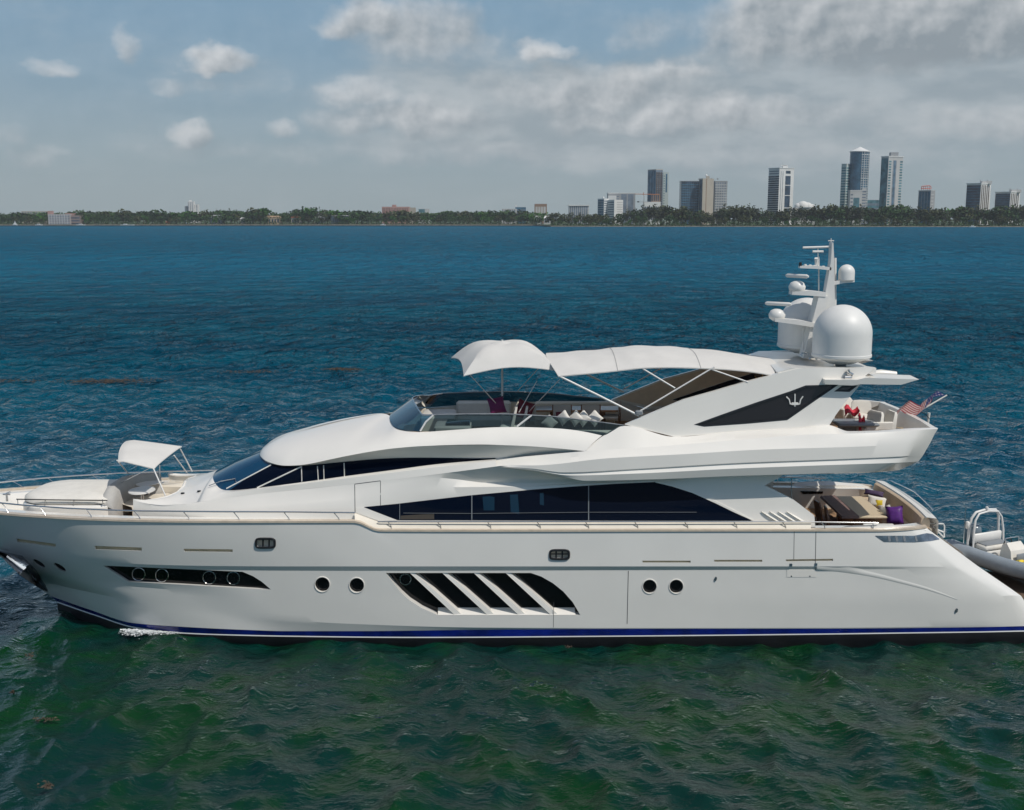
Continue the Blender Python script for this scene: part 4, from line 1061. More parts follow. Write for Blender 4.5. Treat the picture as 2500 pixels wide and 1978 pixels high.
MB().tube([(cl.x, cl.y, cl.z - .25), (cl.x, cl.y, cl.z), (cl.x + .12, cl.y, cl.z + .05)], [.04, .03, .025], 8).build('mooring_post', CHROME, yacht)
MB().box((cl.x, cl.y, cl.z - .03), (.24, .07, .045), bev=.01).build('mooring_post', CHROME, yacht)
for x, y in ((446, 1205.5), (486, 1200.5)):
    h, n_ = hit(bvh(htop), x, y); MB().lathe(h, [(.001, 0), (.06, 0), (.06, .03), (.001, .045)], 10).build('deck_light', RUB, yacht)
# ------------------------------------------------------------------ awning over the bow lounge
aw = MB(); N = 14
nl, fl2, nr, fr_ = W(288, 1123, -.95), W(308, 1072, 1.3), W(376, 1144, -.95), W(444, 1090, 1.3)
rws = []
for i in range(N + 1):
    t = i / N; A = nl.lerp(nr, t); B = fl2.lerp(fr_, t); row = []
    for k in range(11):
        u = k / 10; p = A.lerp(B, u) + Vector((0, 0, .075 * math.sin(math.pi*u)**.7 * (.6 + .6*(1-t)) + .035 * math.sin(math.pi*t) * math.sin(math.pi*u) - .07*max(0, .12 - t)/.12 + .02*math.sin(9*u)*math.sin(3*t)))
        p.x -= .07 * math.sin(math.pi*u) * (1 - t)
        row.append(p)
    rws.append(row)
aw.loft(rws); aw.loft([[p - Vector((0, 0, .025)) for p in r] for r in rws])
for k in (0, -1): aw.loft([rws[k], [p - Vector((0, 0, .025)) for p in rws[k]]]); aw.loft([[r[k] for r in rws], [r[k] - Vector((0, 0, .025)) for r in rws]])
awn = aw.build('bow_awning', CANV, yacht, 50)
for q in ([(374, 1143, -.93), (404, 1211, -1.2)], [(389, 1136, -.2), (389, 1182, -.2)], [(286, 1124, -.9), (314, 1157, 1.0)], [(425, 1112, .6), (455, 1153, 1.3)], [(440, 1096, 1.25), (469, 1151, 1.9)], [(368, 1142, -.9), (275, 1190, .2)]):
    MB().tube(wl(q), .022 if q[-1][0] != 275 else .012, 6).build('awning_pole', CHROME if q[-1][0] == 389 or q[-1][0] == 275 else ALU, awn)
# ------------------------------------------------------------------ canvas over the flybridge
stn = [(1363, 918, .36, -.02), (1400, 914.5, .36, 0), (1440, 911, .36, 0), (1485, 907, .36, 0), (1530, 902, .36, 0), (1567, 898, .36, 0), (1620, 896.5, .34, 0), (1670, 897, .32, 0), (1725, 899, .28, 0), (1782, 902, .24, 0), (1840, 908, .20, 0), (1889, 916, .20, 0)]
rws = []
for i, (px, py, cz, s_) in enumerate(cr([(a, b, c) for a, b, c, d in stn], 45) if False else [(*p, 0) for p in cr([(a, b, c) for a, b, c, d in stn], 45)]):
    e = W(px, py, -2.05); row = []
    for k in range(25):
        u = -1 + k/12; y = 2.05*u
        sag = -.02 * abs(math.sin(i / 44 * math.pi * 3))**2 * 0 + .012*math.sin(i*.9 + 3*u)*math.sin(math.pi*abs(u))
        row.append(Vector((e.x + .42*(1 - u*u) * max(0, (i - 30)/14) - .30*(1 - u*u) * max(0, (12 - i)/12), y, e.z + cz*(1 - abs(u)**2.3) + sag)))
    rws.append(row)
fc = MB(); fc.loft(rws); lo_ = [[p - Vector((0, 0, .03)) for p in r] for r in rws]; fc.loft(lo_)
for k in (0, -1): fc.loft([rws[k], lo_[k]]); fc.loft([[r[k] for r in rws], [r[k] for r in lo_]])
fca = fc.build('flybridge_awning', CANV, yacht, 50)
for i in (14, 31): MB().tube([rws[i][k] + Vector((0, 0, .004)) for k in range(25)], .010, 5).build('awning_seam', CUSHG, fca)
poles = [([(1364, 918, -2.02), (1460, 965, -2.1), (1560, 1015, -2.2)], .032), ([(1744, 896, -2.02), (1650, 952, -2.1), (1559, 1006, -2.2)], .024), ([(1565, 898, -2.02), (1648, 948, -2.1)], .024), ([(1737, 902, -2.02), (1826, 933, -2.15)], .022)]
for q, r in poles:
    P = wl(q); MB().tube(P, r, 8).build('awning_pole', ALU, fca, 60); MB().tube([Vector((p.x, -p.y, p.z)) for p in P], r, 8).build('awning_pole', ALU, fca, 60)
MB().box(W(1560, 1008, -2.2), (.22, .12, .14), bev=.03).build('pole_foot', GREY, fca)
# ------------------------------------------------------------------ mast with its domes and radars
def pz(px, py, y=0.0): return W(px, py, y)
mast = MB()
def slab(polys, y0, y1):
    mast.prism([W(a, b, 0) + Vector((0, y0, 0)) for a, b in polys], (0, y1 - y0, 0))
slab([(1955, 872), (1990, 872), (2016, 722), (1993, 722)], -.28, .28)
m0 = mast.build('mast', MASTW, yacht, 30)
mast = MB(); slab([(1998, 764), (2036, 764), (2034, 700), (2033.5, 640), (2031, 592), (2028, 592), (2025, 640), (2012, 715), (2007, 728)], -.16, .16)
mast.build('mast_top', MASTW, m0, 30)
def arm(a, b, th, y0=-.16, y1=.16, name='spreader', taper=.7):
    A, B = W(*a, 0), W(*b, 0); h = th / 80
    q = MB(); q.loft([[A + Vector((0, y0*taper, h/2*taper)), A + Vector((0, y1*taper, h/2*taper)), A + Vector((0, y1*taper, -h/2*taper)), A + Vector((0, y0*taper, -h/2*taper))],
                      [A.lerp(B, .5) + Vector((0, y0, h/2 + .03)), A.lerp(B, .5) + Vector((0, y1, h/2 + .03)), A.lerp(B, .5) + Vector((0, y1, -h/2 + .02)), A.lerp(B, .5) + Vector((0, y0, -h/2 + .02))],
                      [B + Vector((0, y0, h/2)), B + Vector((0, y1, h/2)), B + Vector((0, y1, -h/2)), B + Vector((0, y0, -h/2))]], True, True)
    return q.build(name, MASTW, m0, 30)
arm((1951, 652), (2026, 656), 7); s2 = arm((1930, 715), (2010, 718), 11, -.3, .3); s3 = arm((1888, 780), (1990, 793), 11, -.35, .35); arm((2084, 685), (2031, 692), 8, -.12, .12, taper=.9)
MB().tube(wl([(1960, 605, 0), (2026, 603, 0)]), .035, 8).build('antenna_bar', MASTW, m0, 60)
MB().tube(wl([(1984, 614.5, 0), (2010, 614.5, 0)]), .035, 8).build('antenna_bar', MASTW, m0, 60)
MB().tube(wl([(1997, 606, 0), (1997, 652, 0)]), .012, 5).build('antenna_post', MASTW, m0, 60)
MB().tube(wl([(2022, 588, 0), (2036, 588, 0)]), .016, 6).build('wind_vane', MASTW, m0, 60)
MB().tube(wl([(2029, 594, 0), (2029, 582, 0)]), .014, 6).build('wind_vane', MASTW, m0, 60)
MB().tube(wl([(1999, 627, .1), (1999, 714, .1)]), .022, 6).build('whip_antenna', MASTW, m0, 60)
MB().tube(wl([(2039.5, 630, .1), (2039.5, 890, .1)]), .035, 6).build('whip_antenna', MASTW, m0, 60)
MB().tube(wl([(2035, 640, 0), (2035, 752, 0)]), .016, 6).build('cable_run', RUB, m0, 60)
MB().tube(wl([(1961, 800, -.1), (1961, 872, -.1)]), .022, 6).build('whip_antenna', MASTW, m0, 60)
for i, (a, b) in enumerate(((1954, 646), (1966, 648), (1978, 649), (1988, 650), (2010, 652))):
    MB().box(W(a, b, 0), (.07, .1, .14 if i == 0 else .07), bev=.01).build('signal_light', RUB if i == 0 else MASTW, m0)
cmv = W(1993, 640, 0); MB().tube([cmv + Vector((0, 0, -.14)), cmv, cmv + Vector((-.02, -.05, .12))], [.03, .05, .06], 8).build('deck_camera', MASTW, m0, 60)
def radar(cx, cy, w2, bx, by, rz):
    c = W(cx, cy, 0); r_ = MB().lathe((c.x, 0, c.z - .16), [(.17, 0), (.24, .05), (.26, .16), (.20, .28), (.10, .33), (.001, .34)], 16).build('radar', MASTW, m0, 50)
    b_ = W(bx, by, 0); q = MB(); d = Vector((math.cos(rz), math.sin(rz), 0))
    q.tube([Vector((b_.x, 0, b_.z)) - d*w2, Vector((b_.x, 0, b_.z)) - d*(w2 - .06), Vector((b_.x, 0, b_.z)) + d*(w2 - .06), Vector((b_.x, 0, b_.z)) + d*w2], [.03, .06, .06, .03], 10)
    q.build('radar_scanner', MASTW, r_, 50)
radar(1946, 700, .42, 1946, 674, -.9); radar(1897, 768, .42, 1900, 742, -.6)
def dome(px, rim, top_, bot, r_px, y, name):
    c = W(px, rim, y); k = (c - CAM).length / FOC * 1.0; r = r_px * k * .985
    H_ = W(px, top_, y).z - c.z; D_ = c.z - W(px, bot, y).z
    pr = [(.30*r, -D_), (.42*r, -D_*.95), (.70*r, -D_*.6), (.95*r, -.10), (1.0*r, -.06), (1.02*r, -.05), (1.02*r, .02), (r, .03)]
    hs = H_ - r
    pr += [(r*1.0, max(.05, hs*.5))] + [(r*math.cos(a), hs + r*math.sin(a)) for a in [math.pi/2*i/14 for i in range(14)]] + [(.001, H_)]
    d_ = MB().lathe((c.x, y, c.z), pr, 40).build(name, DOMEW, yacht, 40)
    MB().lathe((c.x, y, c.z - D_ - .25), [(.20, 0), (.24, .06), (.16, .10), (.16, .27), (.001, .27)], 16).build('dome_foot', GREY, d_, 50)
    return d_
dome(2054, 865, 744, 888, 68, -1.3, 'satellite_dome'); dome(1967, 841, 727, 862, 66, 1.2, 'satellite_dome')
c = W(2066, 683, 0)
MB().lathe((c.x, 0, c.z), [(.22, -.02), (.245, 0), (.245, .22)] + [(.245*math.cos(a), .22 + .245*math.sin(a)) for a in [math.pi/2*i/8 for i in range(1, 8)]] + [(.001, .465)], 24).build('satellite_dome', DOMEW, m0, 40)
for x, y in ((1965, 868), (1985, 878)): MB().tube(wl([(x - 9, y, -.6), (x - 6, y - 6, -.6), (x + 6, y - 6, -.6), (x + 9, y, -.6)]), .03, 6).build('roof_fitting', CHROME, yacht, 60)
# ------------------------------------------------------------------ flybridge furniture fixed to the deck
def xat(px, y, z): return WZ(px, 989 + FOC*math.tan(math.atan((CAM.z - z)/(y - CAM.y)) - PITCH), z).x
def bx3(name, px0, px1, y0, y1, z0, z1, mt, parent=yacht, bev=.05):
    ym = (y0 + y1)/2; a, b = xat(px0, ym, z1), xat(px1, ym, z1)
    return MB().box(((a + b)/2, ym, (z0 + z1)/2), (abs(b - a), y1 - y0, z1 - z0), bev=bev).build(name, mt, parent, 40)
so = bx3('flybridge_sofa', 1114, 1248, 1.25, 1.95, 5.7, 6.15, CUSH)
bx3('sofa_back', 1114, 1248, 1.85, 2.12, 6.1, 6.62, CUSH, so, .07)
bx3('sun_lounger', 1030, 1112, .2, 1.7, 5.7, 6.40, CUSH)
so2 = bx3('flybridge_sofa', 1305, 1500, 1.45, 2.0, 5.7, 6.12, TAN)
bx3('sofa_back', 1305, 1505, 1.85, 2.1, 6.1, 6.60, CREAM, so2, .05)
so3 = bx3('flybridge_sofa', 1335, 1500, -2.0, -1.35, 5.7, 6.20, CUSH)
bx3('sofa_back', 1335, 1500, -2.12, -1.92, 6.1, 6.40, CUSH, so3, .05)
hc = bx3('helm_console', 1062, 1150, -1.55, -.55, 5.7, 6.42, CUSHG)
bx3('helm_screen', 1090, 1148, -1.40, -.7, 6.40, 6.50, BLACK, hc, .02)
for px in (1238, 1264):
    h_ = bx3('helm_seat', px - 17, px + 10, -.75, -.2, 5.95, 6.25, CUSH)
    q = MB(); x = xat(px + 8, -.5, 6.6)
    q.loft([[(x + .0, -.75, 6.2), (x + .10, -.75, 6.2), (x + .10, -.2, 6.2), (x, -.2, 6.2)], [(x + .10, -.72, 6.62), (x + .18, -.72, 6.62), (x + .18, -.23, 6.62), (x + .10, -.23, 6.62)], [(x + .16, -.66, 6.86), (x + .22, -.66, 6.86), (x + .22, -.29, 6.86), (x + .16, -.29, 6.86)]], True, True)
    q.build('seat_back', CUSH, h_, 40)
    MB().tube([(x - .1, -.47, 5.7), (x - .1, -.47, 5.96)], .06, 8).build('seat_post', CHROME, h_)
bx3('bar_unit', 1560, 1640, -.6, .6, 5.7, 6.5, TAN)
# ------------------------------------------------------------------ loose things on the flybridge
def pillow(label, px, py, y, sx, sz, mt, tilt=.3, rz=0.0, roll=0.0, t=.10, group=None, name='cushion', cat='cushion'):
    c = W(px, py, y); ax = Vector((math.cos(rz)*math.cos(roll), math.sin(rz)*math.cos(roll), math.sin(roll))); an = Vector((math.sin(rz)*1.0, -math.cos(rz), tilt)).normalized()
    up = an.cross(ax).normalized() * -1
    o = MB().pillow((0, 0, 0), ax*sx, up*sz, an, t).build(name, mt, None, 60)
    o.location = c; tag(o, label, cat, group); return o
pillow('plum purple cushion standing against the flybridge helm seat', 1213, 990, -.3, .27, .27, PLUM, .5, .3, .12)
pillow('dark wine red cushion to the right of the helm seats', 1281, 1001, -.35, .28, .30, WINE, .5, -.2, -.3)
pillow('small red cushion lying low by the flybridge dining table', 1366, 1013, -.9, .12, .10, WINE, .6)
for i, (px, py, lb) in enumerate(((1376, 1020, 'small white pointed cushion, first from the front of the port sofa'), (1405, 1021, 'white pointed cushion second from the front of the port sofa'), (1424, 1021, 'white pointed cushion third along the port flybridge sofa'), (1452, 1021, 'white pointed cushion at the aft end of the port sofa'), (1342, 1032, 'grey green cushion seen through the tinted side screen'))):
    pillow(lb, px, py, -1.75, .19, .19, CUSH if i < 4 else CUSHG, .5, .2*(i-2), .75, .08, 'cushions along the port flybridge sofa')
# umbrella
U0 = W(1225, 985, .1)
umb = thing('sun_umbrella', 'large square white umbrella open above the flybridge helm', 'umbrella', (U0.x, .1, 5.9))
cn = [W(1102, 873, 1.5), W(1132, 917, -1.3), W(1363, 905, -1.3), W(1332, 869, 1.5)]
apx = W(1226, 840, .1)
ub = MB(); grid = []
edges = []
for i in range(4):
    A, B = cn[i], cn[(i + 1) % 4]
    for k in range(10):
        t = k/10; p = A.lerp(B, t); cen = Vector((apx.x, apx.y, p.z)); s_ = math.sin(math.pi*t)
        p = p.lerp(cen, .07*s_) + Vector((0, 0, .17*s_)); edges.append(p)
rows_u = []
for j in range(9):
    t = j/8
    rows_u.append([apx.lerp(p, .10 + .90*t) + Vector((0, 0, .30*math.sin(math.pi*(.10 + .9*t))**1.0 * (.86 + .14*math.cos(2*math.pi*((i % 10)/10))) )) for i, p in enumerate(edges)])
ub.loft(rows_u, True); ub.face(ub.vs(rows_u[0]))
lo_u = [[p - Vector((0, 0, .02)) for p in r] for r in rows_u]; ub.loft(lo_u, True); ub.loft([rows_u[-1], lo_u[-1]], True)
ub.build('canopy', CANV, umb, 40)
MB().lathe((apx.x, apx.y, max(p.z for p in rows_u[0]) - .06), [(.42, -.06), (.30, .05), (.10, .10), (.001, .11)], 12, sx=1.2).build('canopy_vent', CANV, umb, 30)
MB().tube([(apx.x, apx.y, 5.9), (apx.x, apx.y, apx.z + .13)], .032, 8).build('pole', ALU, umb, 60)
MB().lathe((apx.x, apx.y, 5.9), [(.30, 0), (.30, .05), (.06, .08), (.001, .08)], 16).build('base', GREY, umb, 40)
for i in range(4):
    MB().tube([rows_u[k][i*10] - Vector((0, 0, .035)) for k in range(9)], .012, 5).build('rib', GREY, umb, 60)
for q in ([(1148, 916, -1.25), (1222, 997, -.2)], [(1320, 894, 1.0), (1264, 955, 1.9)], [(1311, 930, -.6), (1267, 1007, -.6)], [(1367, 926, -1.6), (1288, 1008, -.4)]):
    MB().tube(wl(q), .014, 5).build('guy_rope', ALU, umb, 60)
# dining table and chairs
tx0, tx1 = xat(1308, .7, 6.35), xat(1512, .7, 6.35)
dt = thing('dining_table', 'long varnished wooden table on the flybridge deck', 'table', ((tx0 + tx1)/2, .75, 5.9))
MB().box(((tx0 + tx1)/2, .75, 6.56), (tx1 - tx0, .8, .06), bev=.015).build('tabletop', mat('varnished_wood', (0.36, 0.17, 0.08), .3, coat=.4, var=.2, vscale=6), dt)
for s_ in (.2, .8): MB().box((tx0 + (tx1 - tx0)*s_, .75, 6.22), (.15, .45, .62), bev=.02).build('leg', WOOD, dt)
def deck_chair(px, label, rz=0.0, y=.05):
    x = xat(px, y, 6.4); t = thing('deck_chair', label, 'chair', (x, y, 5.92), rz, 'slatted chairs at the flybridge table')
    q = MB()
    q.box((0, 0, .72), (.62, .04, .34), bev=.01); q.build('backrest', CUSHG, t, 30, local=True)
    MB().box((0, .25, .44), (.58, .5, .06), bev=.02).build('seat', CUSH, t, 30, local=True)
    for sx in (-.29, .29):
        MB().tube([(sx, .0, 0), (sx, -.01, .9)], .022, 6).build('leg', WOOD, t, 60, local=True); MB().tube([(sx, .48, 0), (sx, .48, .46)], .022, 6).build('leg', WOOD, t, 60, local=True)
    return t
deck_chair(1372, 'slatted grey chair at the table, nearest the helm'); deck_chair(1442, 'slatted grey chair at the middle of the table'); deck_chair(1512, 'wooden chair turned sideways at the aft end of the table', R(80), .5)
# ------------------------------------------------------------------ aft part of the flybridge deck
g = WZ(2070, 1016, 6.5)
gt_ = thing('side_table', 'grey table under a cover behind the hardtop pillar', 'table', (g.x, -.9, 5.7))
MB().box((g.x, -.9, 6.42), (1.25, .9, .10), bev=.03).build('tabletop', GREY, gt_)
for a in (-.5, .5): MB().box((g.x + a, -1.1, 6.05), (.12, .12, .66), bev=.02).build('leg', GREY, gt_)
MB().box((g.x, -.7, 6.05), (.8, .4, .66), bev=.02).build('shelf', GREY, gt_)
def armchair(px, y, label, rz, mt=CUSH):
    x = xat(px, y, 6.4); t = thing('armchair', label, 'armchair', (x, y, 5.90), rz, 'covered armchairs on the aft flybridge')
    MB().box((0, 0, .28), (.62, .62, .34), bev=.05).build('seat', mt, t, 40, local=True)
    b_ = MB(); b_.loft([[(.18, -.32, .35), (.32, -.32, .35), (.32, .32, .35), (.18, .32, .35)], [(.26, -.30, .78), (.36, -.30, .78), (.36, .30, .78), (.26, .30, .78)], [(.30, -.24, .86), (.36, -.24, .86), (.36, .24, .86), (.30, .24, .86)]], True, True)
    b_.build('backrest', mt, t, 40, local=True)
    for s_ in (-.28, .28): MB().box((-.02, s_, .45), (.52, .09, .26), bev=.03).build('armrest', mt, t, 40, local=True)
    return t
armchair(2118, -.9, 'cream covered armchair beside the red towels', .4); armchair(2152, -.8, 'cream covered armchair with a wooden frame nearest the stern', .1); armchair(2105, .9, 'cream covered armchair furthest from the rail', 1.4); armchair(2070, 1.5, 'pale folding armchair under the far bulwark', 1.8)
fr = WZ(2172, 1030, 6.3)
MB().tube([(fr.x - .15, -.9, 5.7), (fr.x - .15, -.9, 6.28), (fr.x + .12, -.9, 6.25), (fr.x + .12, -.9, 5.7)], .03, 6).build('wooden_stool', mat('pale_wood', (.55, .40, .2), .5), None, 60)
tag(bpy.data.objects['wooden_stool'], 'small pale wooden stool frame beside the last armchair', 'stool')
def towel(px, py, y, w_, l_, label, z=0.0):
    c = W(px, py, y); rr = []
    for i in range(9):
        u = i/8; row = []
        for j in range(7):
            v_ = j/6
            row.append(c + Vector((w_*(v_ - .5), -.25*u, .10*math.sin(7*v_) - (0 if u < .4 else (u - .4)*l_) + .05*math.sin(5*u + 3*v_))))
        rr.append(row)
    q = MB().loft(rr); q.loft([[p - Vector((0, .01, .015)) for p in r] for r in rr]); return tag(q.build('towel', RED, None, 60), label, 'towel')
towel(2076, 997, .5, .45, .25, 'bright red towel thrown over the back of a far armchair'); towel(2101, 1018, -.9, .20, .75, 'red towel hanging down the side of the cream armchair')
# ensign on its staff
fs0, fs1 = W(2241, 1006, 0), W(2312, 965, 0)
sock = W(2268, 1030, 0)
MB().tube([Vector((sock.x - .5, 0, 6.2)), W(2228, 1014, 0), fs0, fs1], [.03, .03, .03, .022], 8).build('flag_staff', GEL, yacht, 60)
flag = MB(); FN, FM = 39, 26; A0 = fs1.lerp(fs0, .04); B0 = fs1.lerp(fs0, .80)
gridf = []
for i in range(FN + 1):
    u = i/FN; row = []
    for j in range(FM + 1):
        v_ = j/FM; p = A0.lerp(B0, v_)
        fly_ = Vector((-1.02, .1, .02)) * u; drop = Vector((0, 0, -.34*u**1.3 + .15*math.sin(7.5*u + 2.0*v_)))
        p = p + fly_ + drop + Vector((.10*u*(v_ - .5), .20*math.sin(9*u + 2*v_), 0)); row.append(p)
    gridf.append(row)
MR, MW, MN = mat('flag_red', (.32, .012, .03), .8), mat('flag_white', (.55, .50, .46), .8), mat('flag_blue', (.02, .03, .14), .8)
for off in (0, 1):
    ids = [flag.vs([p + Vector((0, .008*off, 0)) for p in r]) for r in gridf]
    for i in range(FN):
        for j in range(FM):
            st_i = int(j / 2); cc = 0 if st_i % 2 == 0 else 1
            if i < 15 and j < 14:
                cc = 2
                if (i % 3 == 1 and j % 3 == 1): cc = 1
            flag.cur = cc; flag.face((ids[i][j], ids[i+1][j], ids[i+1][j+1], ids[i][j+1]))
fo = flag.build('flag', [MR, MW, MN], None, 60); tag(fo, 'red white and blue striped ensign with a starred canton blowing from the stern staff', 'flag')
sl = MB().tube(wl([(2246, 1003, .02), (2262, 1014, .02), (2270, 1024, .02)]), .012, 5); sl.build('flag_halyard', RUB, yacht, 60)
MB().tube(wl([(2268, 1008, .6), (2266, 1030, .6), (2262, 1046, .6)]), [.05, .04, .04], 8).build('stern_light', GEL, yacht, 60)
# ------------------------------------------------------------------ cockpit on the main deck
far_slot = MB().prism([W(a, b, 2.30) for a, b in ((1953, 1199.5), (2010, 1200), (2008, 1206), (1960, 1206.5))], (0, .02, 0)); far_slot.build('bulwark_slot', PANE, yacht, 0)
ct = thing('cockpit_table', 'cockpit dining table half under a dark brown cover', 'table', (10.7, -.35, 2.85))
MB().box((10.95, -.35, 3.62), (.90, 2.5, .07), bev=.02).build('tabletop', mat('table_mat', (.60, .49, .34), .6, var=.1, vscale=20), ct)
bc = MB(); bc.loft([[(10.02, -1.62, 3.66), (10.52, -1.62, 3.68), (10.52, .92, 3.68), (10.06, .92, 3.66)], [(10.0, -1.62, 3.60), (10.52, -1.63, 3.60), (10.52, .93, 3.60), (10.03, .93, 3.60)]], True, True); bc.build('table_cover', BROWNF, ct, 20)
for y in (-1.2, .5): MB().box((10.75, y, 3.2), (.5, .25, .75), bev=.03).build('leg', WOOD, ct)
def wood_chair(x, y, rz, label):
    t = thing('wooden_chair', label, 'chair', (x, y, 2.85), rz, 'brown chairs at the cockpit table')
    MB().box((0, 0, .46), (.5, .5, .07), bev=.02).build('seat', BROWNF, t, 40, local=True)
    b_ = MB(); b_.loft([[(-.27, -.25, .45), (-.22, -.25, .45), (-.22, .25, .45), (-.27, .25, .45)], [(-.36, -.24, .95), (-.31, -.24, .95), (-.31, .24, .95), (-.36, .24, .95)], [(-.36, -.18, 1.02), (-.32, -.18, 1.02), (-.32, .18, 1.02), (-.36, .18, 1.02)]], True, True)
    b_.build('backrest', WOOD, t, 40, local=True)
    for a in (-.22, .22):
        for b in (-.22, .22): MB().tube([(a, b, 0), (a*.95, b*.95, .45)], .028, 6).build('leg', WOOD, t, 60, local=True)
    return t
wood_chair(9.86, -.55, .1, 'dark brown chair further from the rail at the cockpit table'); wood_chair(9.95, -1.25, -.1, 'dark brown chair nearest the rail at the cockpit table')
sf = MB()
prof = [(11.75, 2.86), (11.75, 3.25), (11.80, 3.30), (12.12, 3.32), (12.20, 3.75), (12.27, 3.80), (12.36, 3.80), (12.44, 3.70), (12.48, 2.86)]
sf.loft([[Vector((x + .14*(1 - (y/2.25)**2), y, z)) for x, z in prof] for y in [(-2.2 + 4.4*k/16) for k in range(17)]], False); 
for y in (-2.2, 2.2): sf.poly([Vector((x + .14*(1 - (y/2.25)**2), y, z)) for x, z in prof])
sofa = sf.build('cockpit_sofa', TAN, yacht, 40)
tp = MB(); tp.loft([[Vector((x + .14*(1 - (y/2.25)**2), y, z)) for x, z in ((12.28, 3.80), (12.30, 3.84), (12.60, 3.80), (12.66, 3.70), (12.66, 2.9))] for y in [(-2.35 + 4.7*k/16) for k in range(17)]]); tp.build('stern_coaming', GEL, yacht, 40)
MB().tube([Vector((12.62 + .14*(1 - (y/2.25)**2), y, 4.02 - .1*abs(y)/2)) for y in [(-1.9 + 3.8*k/12) for k in range(13)]], .022, 6).build('stern_rail', CHROME, yacht, 60)
pillow('shiny purple cushion at the near end of the cockpit sofa', 2184, 1259, -1.55, .26, .30, PURPLE, .35, -.3, .12, .17)
pillow('white cushion tucked behind the purple one on the cockpit sofa', 2164, 1256, -1.2, .22, .28, CUSH, .3, -.9, .5, .10)
pl_ = pillow('pale cushion printed with a yellow flower on the cockpit sofa', 2140, 1226, .75, .30, .20, CUSH, .5, -.4, -.1, .10)
fq = MB(); c_ = W(2141, 1226, .55); fq.pillow((0, 0, 0), Vector((.10, -.03, 0)), Vector((0, .03, .10)), Vector((-.1, -1, .4)), .02, 4); 
fq.v = [p + Vector((.05, -.13, 0)) for p in fq.v]; fq.build('flower_print', YEL, pl_, 60, local=True)
pillow('dark purple throw cushion on the sofa back by the far corner', 2134, 1204, 1.2, .32, .10, mat('dusk_fabric', (.06, .035, .09), .7), .6, -.4, -.1, .08)
for i in range(3):
    MB().box((10.95, -2.35 + .12*i, 3.3 + .12*i), (.9, .12, .05), bev=.01).build('cockpit_step', GEL, yacht, 30)
# gangway rails at the stern
for q in ([(2268, 1278, -2.0), (2303, 1279, -2.0), (2306, 1284, -2.0), (2305, 1312, -2.0)], [(2283, 1291, -2.0), (2306, 1300, -2.0)], [(2276, 1283, -2.0), (2304, 1312, -2.0)]):
    MB().tube(wl(q), .022, 6).build('gangway_rail', ALU, yacht, 60)
# ------------------------------------------------------------------ tender on the swim platform
T = thing('inflatable_tender', 'grey inflatable boat with white console and arch on the swim platform', 'dinghy', (16.15, 2.75, .72), R(-66))
def tb(name, m, mb, par=None, sm=50): return mb.build(name, m, par or T, sm, local=True)
tube_p = [(-.9, .76, .64), (-.25, .78, .62), (.4, .80, .60), (1.4, .80, .60), (2.3, .76, .63), (3.0, .56, .70), (3.45, .22, .78), (3.55, 0, .80), (3.45, -.22, .78), (3.0, -.56, .70), (2.3, -.76, .63), (1.4, -.80, .60), (.4, -.80, .60), (-.25, -.78, .62), (-.9, -.76, .64)]
tp_ = cr(tube_p, 70)
tb('tube', HYP, MB().tube(tp_, [.10 + .16*min(1, min(i, 69 - i)/3) for i in range(70)], 16))
hl = MB(); hl.loft([[(-.05, -.75, .5), (-.05, -.5, .18), (-.05, 0, .02), (-.05, .5, .18), (-.05, .75, .5)], [(1.6, -.75, .5), (1.6, -.5, .16), (1.6, 0, .0), (1.6, .5, .16), (1.6, .75, .5)], [(2.7, -.6, .55), (2.7, -.35, .25), (2.7, 0, .08), (2.7, .35, .25), (2.7, .6, .55)], [(3.4, -.1, .7), (3.4, -.06, .5), (3.4, 0, .4), (3.4, .06, .5), (3.4, .1, .7)]]); 
tb('hull', mat('tender_hull', (.14, .12, .13), .4), hl)
tb('floor', mat('tender_floor', (.62, .60, .56), .6), MB().poly([(-.05, -.6, .48), (2.6, -.58, .50), (3.2, 0, .56), (2.6, .58, .50), (-.05, .6, .48)]), None, 0)
for s_ in (1, -1):
    tb('arch_leg', ALU, MB().tube([(.12, .70*s_, .6), (.12, .68*s_, 1.35), (.14, .62*s_, 1.78), (.16, .45*s_, 1.98), (.16, 0, 2.03)], .045, 8), None, 60)
    tb('arch_leg', ALU, MB().tube([(.38, .70*s_, .6), (.34, .68*s_, 1.30), (.30, .60*s_, 1.75), (.28, .43*s_, 1.95), (.28, 0, 2.0)], .035, 8), None, 60)
tb('arch_light', ALU, MB().lathe((.2, 0, 2.05), [(.05, 0), (.05, .08), (.001, .1)], 10))
tb('arch_ladder', CHROME, MB().tube([(.05, -.80, .9), (.05, -.82, 2.15), (.0, -.86, 2.3)], .018, 6)); tb('speaker', MASTW, MB().box((.1, -.74, 1.55), (.14, .12, .26), bev=.03))
en = tb('outboard_engine', mat('engine_cowl', (.16, .20, .23), .25, coat=.4), MB().loft([[Vector((-.32 + dx_*k*.30, dy_*k*.27, z)) for dx_, dy_ in [(math.cos(2*math.pi*i/16), math.sin(2*math.pi*i/16)) for i in range(16)]] for z, k in ((.75, .75), (.85, .95), (1.1, 1.0), (1.3, .9), (1.40, .6), (1.42, .1))], True, True))
tb('engine_leg', RUB, MB().box((-.3, 0, .4), (.22, .18, .8), taper=.9, bev=.03), en)
bench = tb('bench_seat', CUSH, MB().box((.55, 0, .86), (.5, 1.15, .20), bev=.05)); tb('bench_base', MASTW, MB().box((.55, 0, .62), (.46, 1.05, .3), bev=.03), bench)
tb('bench_back', MASTW, MB().box((.30, 0, 1.10), (.10, 1.25, .34), bev=.04), bench)
